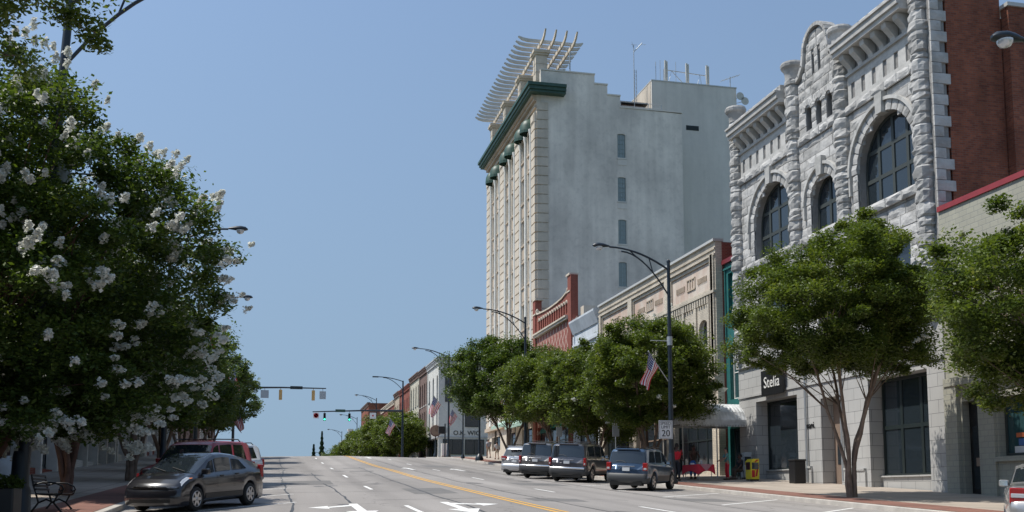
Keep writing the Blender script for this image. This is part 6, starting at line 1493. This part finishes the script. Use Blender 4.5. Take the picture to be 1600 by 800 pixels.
# table with red cloth
M['redcloth']=paint('red_tablecloth',(.55,.02,.045),.8); M['pinkcloth']=paint('pink_cloth_patch',(.45,.2,.22),.8)
def table():
    x,y=20.6,48.0; z=zwalk(x,y); T=empty('table',(x,y,z),'folding table under a red cloth beside the canopy','table')
    m=MB(); m.bev(-.4,.4,-.95,.95,.71,.745,.01); m.build('tabletop','offwhite',T,local=True); 
    for a in (-.33,.33):
        for b in (-.85,.85): m=MB(); m.tube([(a,b,0),(a,b,.71)],.018,6); m.build('leg','steel',T,local=True)
    C=empty('tablecloth',(x,y,z+.75),'red cloth with a pale pointed corner draped over the folding table','tablecloth')
    m=MB(); n=40; per=[]
    for i in range(n):
        t=i/n*4; s=int(t); q=t-s; c=[(-.43,-.98),(.43,-.98),(.43,.98),(-.43,.98)]; a,b=c[s],c[(s+1)%4]; per.append((a[0]+(b[0]-a[0])*q,a[1]+(b[1]-a[1])*q,q))
    vs=[(p[0],p[1],.01) for p in per]; m.add(vs,[tuple(range(n))])
    vs=[];
    for (r_,f) in ((1,0),(1.03,.5),(1.06,1)):
        for i,p in enumerate(per): d=(.30+.22*abs(2*p[2]-1)**2)*f; w=1+(.02*math.sin(i*2.2))*f; vs.append((p[0]*r_*w,p[1]*r_*w,.01-d))
    m.add(vs,[(j*n+i,j*n+(i+1)%n,(j+1)*n+(i+1)%n,(j+1)*n+i) for j in range(2) for i in range(n)],0,True); m.build('drape','redcloth',C,local=True)
    m=MB(); m.add([(-.36,-1.03,.015),(.3,-1.03,.015),(-.03,-1.06,-.34)],[(0,1,2)]); m.add([(-.36,-1.03,.016),(.3,-1.03,.016),(.2,-.3,.016),(-.3,-.3,.016)],[(0,1,2,3)]); m.build('pale_corner','pinkcloth',C,local=True)
    for i,(a,b,c,h,r,lb) in enumerate(((-.2,-.6,'offwhite',.12,.05,'white cup at the near end of the red table'),(.1,-.2,'lens',.22,.04,'clear bottle in the middle of the red table'),(-.1,.5,'fwhite',.1,.12,'white bowl at the far end of the red table'))):
        m=MB(); m.lathe((0,0,0),[(r*.8,0),(r,h*.6),(r*.7,h)],10); o=m.build(['cup','bottle','bowl'][i],c,None,local=True); o.location=(x+a,y+b,z+.765); tag(o,lb,['cup','bottle','bowl'][i])
table()
# A second small dark table and chair under the canopy
T=empty('cafe_chair',(22.7,46.4,zwalk(22.7,46.4)),'pale plastic chair under the metal canopy','chair'); m=MB(); m.bev(-.22,.22,-.22,.22,.42,.45,.01); m.build('seat','signback',T,local=True); m=MB(); m.bev(.18,.22,-.22,.22,.45,.9,.01); m.build('backrest','signback',T,local=True)
for a in (-.2,.2):
    for b in (-.2,.2): m=MB(); m.tube([(a,b,0),(a,b,.42)],.015,6); m.build('leg','signback',T,local=True)
# street signs on posts by the far kerb
for (x,y,lb) in ((17.9,64.2,'small white parking sign on a post beyond the silver sport utility'),(17.9,52.8,'pale sign seen from behind left of the speed limit sign')):
    T=empty('parking_sign',(x,y,zwalk(x,y)),lb,'road sign'); m=MB(); m.tube([(0,0,0),(0,0,2.9)],.03,6); m.build('post','steel',T,local=True); m=MB(); m.bev(-.2,.2,-.05,-.035,2.2,2.85,.01); m.build('plate','signback',T,local=True)
T=empty('utility_box',(18.3,113,zwalk(18.3,113)),'white utility cabinet left of the walking people','cabinet'); m=MB(); m.bev(-.4,.4,-.3,.3,0,1.5,.03); m.build('body','offwhite',T,local=True); m=MB(); m.bev(-.35,.35,-.32,-.3,.15,1.4,.01); m.build('door','fwhite',T,local=True)
T=empty('folded_red_sign',(-4.4,36.5,zwalk(-4.4,36.5)),'red and white folding sign on the left kerb before the hatchback','sign'); m=MB()
for s in (-1,1): m.add([(-.28,s*.22,0),(.28,s*.22,0),(.25,s*.02,1.0),(-.25,s*.02,1.0),(-.28,s*.24,0),(.28,s*.24,0),(.25,s*.04,1.0),(-.25,s*.04,1.0)],[(0,1,2,3),(4,7,6,5),(0,4,5,1),(1,5,6,2),(2,6,7,3),(3,7,4,0)])
m.build('board','fred',T,local=True); T.scale=(.6,.6,.6); m=MB(); m.bev(-.16,.16,-.2,-.17,.3,.7,.005); m.build('white_patch','fwhite',T,local=True)
# ================================================================ people
M['skin']=paint('skin',(.36,.2,.14),.6); M['skindark']=paint('dark_skin',(.10,.05,.035),.6); M['hair']=paint('hair',(.02,.014,.01),.7); M['hairg']=paint('grey_hair',(.25,.23,.2),.7)
for k,c in {'cred':(.55,.015,.03),'cdark':(.02,.022,.03),'cwhite':(.6,.6,.6),'cteal':(.12,.28,.27),'cblue':(.03,.16,.5),'cgrey':(.36,.35,.37),'ckhaki':(.33,.27,.2),'corange':(.35,.12,.06),'cdenim':(.05,.08,.15),'cbrown':(.08,.055,.04)}.items(): M[k]=paint('cloth_'+k[1:],c,.85)
def skinmesh(name,pts,edges,rad,mat,parent,root=0,sub=2):
    me=bpy.data.meshes.new(name); me.from_pydata([tuple(p) for p in pts],edges,[]); o=bpy.data.objects.new(name,me); COL.objects.link(o)
    sk=o.modifiers.new('s','SKIN'); sk.use_smooth_shade=True
    for i,d in enumerate(me.skin_vertices[0].data): r=rad[i]; d.radius=(r,r) if not hasattr(r,'__len__') else r; d.use_root=(i==root)
    ss=o.modifiers.new('u','SUBSURF'); ss.levels=sub; ss.render_levels=sub
    dg=bpy.context.evaluated_depsgraph_get(); m2=bpy.data.meshes.new_from_object(o.evaluated_get(dg)); bpy.data.objects.remove(o); bpy.data.meshes.remove(me)
    m2.materials.clear(); m2.materials.append(M[mat]); q=bpy.data.objects.new(name,m2); COL.objects.link(q); q.parent=parent; return q
def person(x,y,rz,label,top='cgrey',bottom='cdark',skin='skin',hair='hair',H=1.75,bend=0,step=.0,arm=(20,20),shorts=False,longhair=False,seated=False,female=False):
    """facing +x before rotation rz (degrees); bend = forward lean of the trunk, arm = forward swing of each arm in degrees"""
    T=empty('person',(x,y,zwalk(x,y)+.005),label,'person',None,R(rz)); s=H/1.75; V=lambda a,b,c:Vector((a,b,c))*s
    hip=V(0,0,.93) if not seated else V(0,0,.5); b=R(bend); tr=lambda f,l,u: hip+Vector((f*math.cos(b)+u*math.sin(b),l,-f*math.sin(b)+u*math.cos(b)))*s
    sw=.19 if not female else .165
    pel,wai,che,nec,hb,hm,ht=tr(0,0,0),tr(.01,0,.2),tr(.0,0,.38),tr(-.01,0,.53),tr(.015,0,.62),tr(.03,0,.70),tr(.015,0,.77)
    pts=[pel,wai,che,nec,hb,hm,ht]; E=[(0,1),(1,2),(2,3),(3,4),(4,5),(5,6)]; rad=[(.13*s,.105*s),(.115*s,.09*s),(.135*s,.10*s),.055*s,.07*s,(.085*s,.095*s),.06*s]
    arms={}
    for k,sd in ((0,1),(1,-1)):
        a=R(arm[k]); sh=tr(0,sd*sw,.45); d=Vector((math.sin(a+b*.3),sd*.10,-math.cos(a+b*.3))); el=sh+d*.28*s; d2=Vector((math.sin(a+R(25)),-sd*.04,-math.cos(a+R(25)))); wr=el+d2*.24*s; ha=wr+d2*.09*s
        i=len(pts); pts+=[sh,el,wr,ha]; E+=[(2,i),(i,i+1),(i+1,i+2),(i+2,i+3)]; rad+=[.055*s,.042*s,.03*s,(.042*s,.022*s)]; arms[sd]=(sh,el,wr,ha,d2)
    legs={}
    for sd in (1,-1):
        f=step*sd; hj=hip+Vector((0,sd*.09*s,-.04*s))
        if seated: kn=hip+V(.42,sd*.1,-.02); an=hip+V(.42,sd*.1,-.42)
        else: kn=V(f*.5+.03,sd*.095,.5); an=V(f-.02 if f<0 else f,sd*.10,.09)
        to=an+V(.15,sd*.02,-.05); i=len(pts); pts+=[hj,kn,an,to]; E+=[(0,i),(i,i+1),(i+1,i+2),(i+2,i+3)]; rad+=[.08*s,.055*s,.038*s,(.035*s,.03*s)]; legs[sd]=(hj,kn,an,to)
    body=skinmesh('body',pts,E,rad,skin,T,0,1)
    # five fingers and a thumb per hand, curled a little
    m=MB()
    for sd in (1,-1):
        sh,el,wr,ha,d2=arms[sd]; perp=Vector((1,0,0))-d2*d2.x; perp.normalize(); base=ha
        for q in range(4):
            o=perp*((q-1.5)*.018*s); L_=[.055,.065,.06,.045][q]*s; p0=base+o-d2*.01; p1=p0+d2*L_*.55; p2=p1+(d2*.7+Vector((0,-sd*.6,0))).normalized()*L_*.5; m.tube([p0,p1,p2],[.0095*s,.0085*s,.006*s],5)
        p0=wr+d2*.03*s+perp*.03*s; m.tube([p0,p0+(perp+d2).normalized()*.04*s,p0+(perp*.5+d2).normalized()*.075*s],[.011*s,.01*s,.007*s],5)
    m.build('fingers',skin,body,local=True)
    # face
    fw=(tr(.13,0,.70)-tr(.03,0,.70)).normalized(); c0=tr(.11,0,.69); m=MB(); m.lathe(tr(.118,0,.672),[(.004,-.02),(.014,-.012),(.011,.012),(.003,.028)],7); 
    for sd in (1,-1): m.lathe(tr(.03,sd*.088,.675),[(.004,-.03),(.018,-.01),(.018,.012),(.005,.03)],7)
    m.build('nose_and_ears',skin,body,local=True); m=MB()
    for sd in (1,-1): m.lathe(tr(.108,sd*.033,.705),[(.002,-.009),(.011,0),(.002,.009)],7)
    m.build('eyes','black',body,local=True); m=MB(); q=tr(.108,0,.64); m.bev(q.x-.006,q.x+.008,q.y-.024,q.y+.024,q.z-.005,q.z+.005,.002); m.build('mouth','cred',body,local=True)
    # hair: cap over the skull
    m=MB(); n=14; c=tr(-.002,0,.715); vs=[];rows=7
    for j in range(rows):
        ph=math.pi/2*j/(rows-1)*1.15
        for k in range(n):
            a=2*math.pi*k/n; back=max(0,-math.cos(a)); zz=.118*math.cos(ph*1.0)-(.05*back if j==rows-1 else 0)-(.16*back if longhair and j==rows-1 else 0); r_=.103*math.sin(max(ph,.05)); vs.append(c+Vector((r_*math.cos(a)*(.8 if math.cos(a)>0 and j>4 else 1.05),r_*math.sin(a)*.93,zz))*s)
    m.add(vs,[(j*n+k,j*n+(k+1)%n,(j+1)*n+(k+1)%n,(j+1)*n+k) for j in range(rows-1) for k in range(n)],0,True); m.add(vs[:n],[tuple(range(n))]); m.build('hair',hair,T,local=True)
    # shirt and trousers follow the body
    P2=[pel+(wai-pel)*.15,wai,che,tr(-.01,0,.475)]; E2=[(0,1),(1,2),(2,3)]; r2=[(.155*s,.125*s),(.14*s,.112*s),(.155*s,.12*s),.075*s]
    for sd in (1,-1):
        sh,el,wr,ha,d2=arms[sd]; i=len(P2); P2+=[sh,sh.lerp(el,.85)]; E2+=[(2,i),(i,i+1)]; r2+=[.072*s,.062*s]
    skinmesh('shirt',P2,E2,r2,top,T,1,1)
    P3=[hip+Vector((0,0,.04*s)),hip-Vector((0,0,.02*s))]; E3=[(0,1)]; r3=[(.15*s,.12*s),(.15*s,.125*s)]
    for sd in (1,-1):
        hj,kn,an,to=legs[sd]; i=len(P3)
        if shorts: P3+=[hj,kn+Vector((0,0,.04*s))]; E3+=[(1,i),(i,i+1)]; r3+=[.10*s,.085*s]
        else: P3+=[hj,kn,an+Vector((0,0,.02))]; E3+=[(1,i),(i,i+1),(i+1,i+2)]; r3+=[.098*s,.075*s,.06*s]
    skinmesh('shorts' if shorts else 'trousers',P3,E3,r3,bottom,T,0,1)
    for sd in (1,-1):
        hj,kn,an,to=legs[sd]; m=MB(); d=(to-an); m.bev(an.x-.09*s,an.x+.2*s,an.y-.05*s,an.y+.05*s,an.z-.095*s,an.z-.0*s,.025); m.build('shoe','cbrown',T,local=True)
    return T
person(19.3,47.6,60,'person in a red shirt standing with the back to the street beside the lamp post','cred','cdark','skindark','hair',1.85,4,0,(15,40))
person(18.35,48.6,40,'person in a dull orange shirt half hidden by the blue lamp post','corange','cdark','skin','hair',1.68,0,0,(10,10))
person(20.0,49.6,-70,'dark haired person in a white patterned top behind the red table\'s left end','cwhite','cdark','skindark','hair',1.66,8,0,(30,30))
person(20.9,49.4,-100,'person in dark clothes leaning over the middle of the red table','cbrown','cblue','skindark','hair',1.78,22,0,(45,35))
person(21.9,47.4,180,'woman in a teal top standing at the right end of the red table','cteal','cred','skin','hair',1.62,5,0,(35,35),longhair=True,female=True)
person(22.8,47.8,190,'seated person in dark clothes against the wall under the canopy','cdark','cbrown','skindark','hair',1.7,2,0,(25,25),seated=True)
person(20.2,98,95,'person in a grey shirt and khaki shorts walking away, left of the two walkers','cgrey','ckhaki','skin','hairg',1.9,3,.18,(-18,18),shorts=True)
person(20.0,93.2,100,'person in pale clothes walking away, right of the two walkers','cwhite','ckhaki','skin','hair',1.68,3,.14,(15,-15),shorts=True)
T=empty('stool',(22.8,47.8,zwalk(22.8,47.8)),'dark stool under the seated person by the wall','stool'); m=MB(); m.lathe((0,0,0),[(.18,.40),(.18,.44),(.02,.445)],12); m.build('seat','black',T,local=True)
for a in range(3): m=MB(); m.tube([(.14*math.cos(a*2.1),.14*math.sin(a*2.1),.42),(.2*math.cos(a*2.1),.2*math.sin(a*2.1),0)],.015,6); m.build('leg','black',T,local=True)
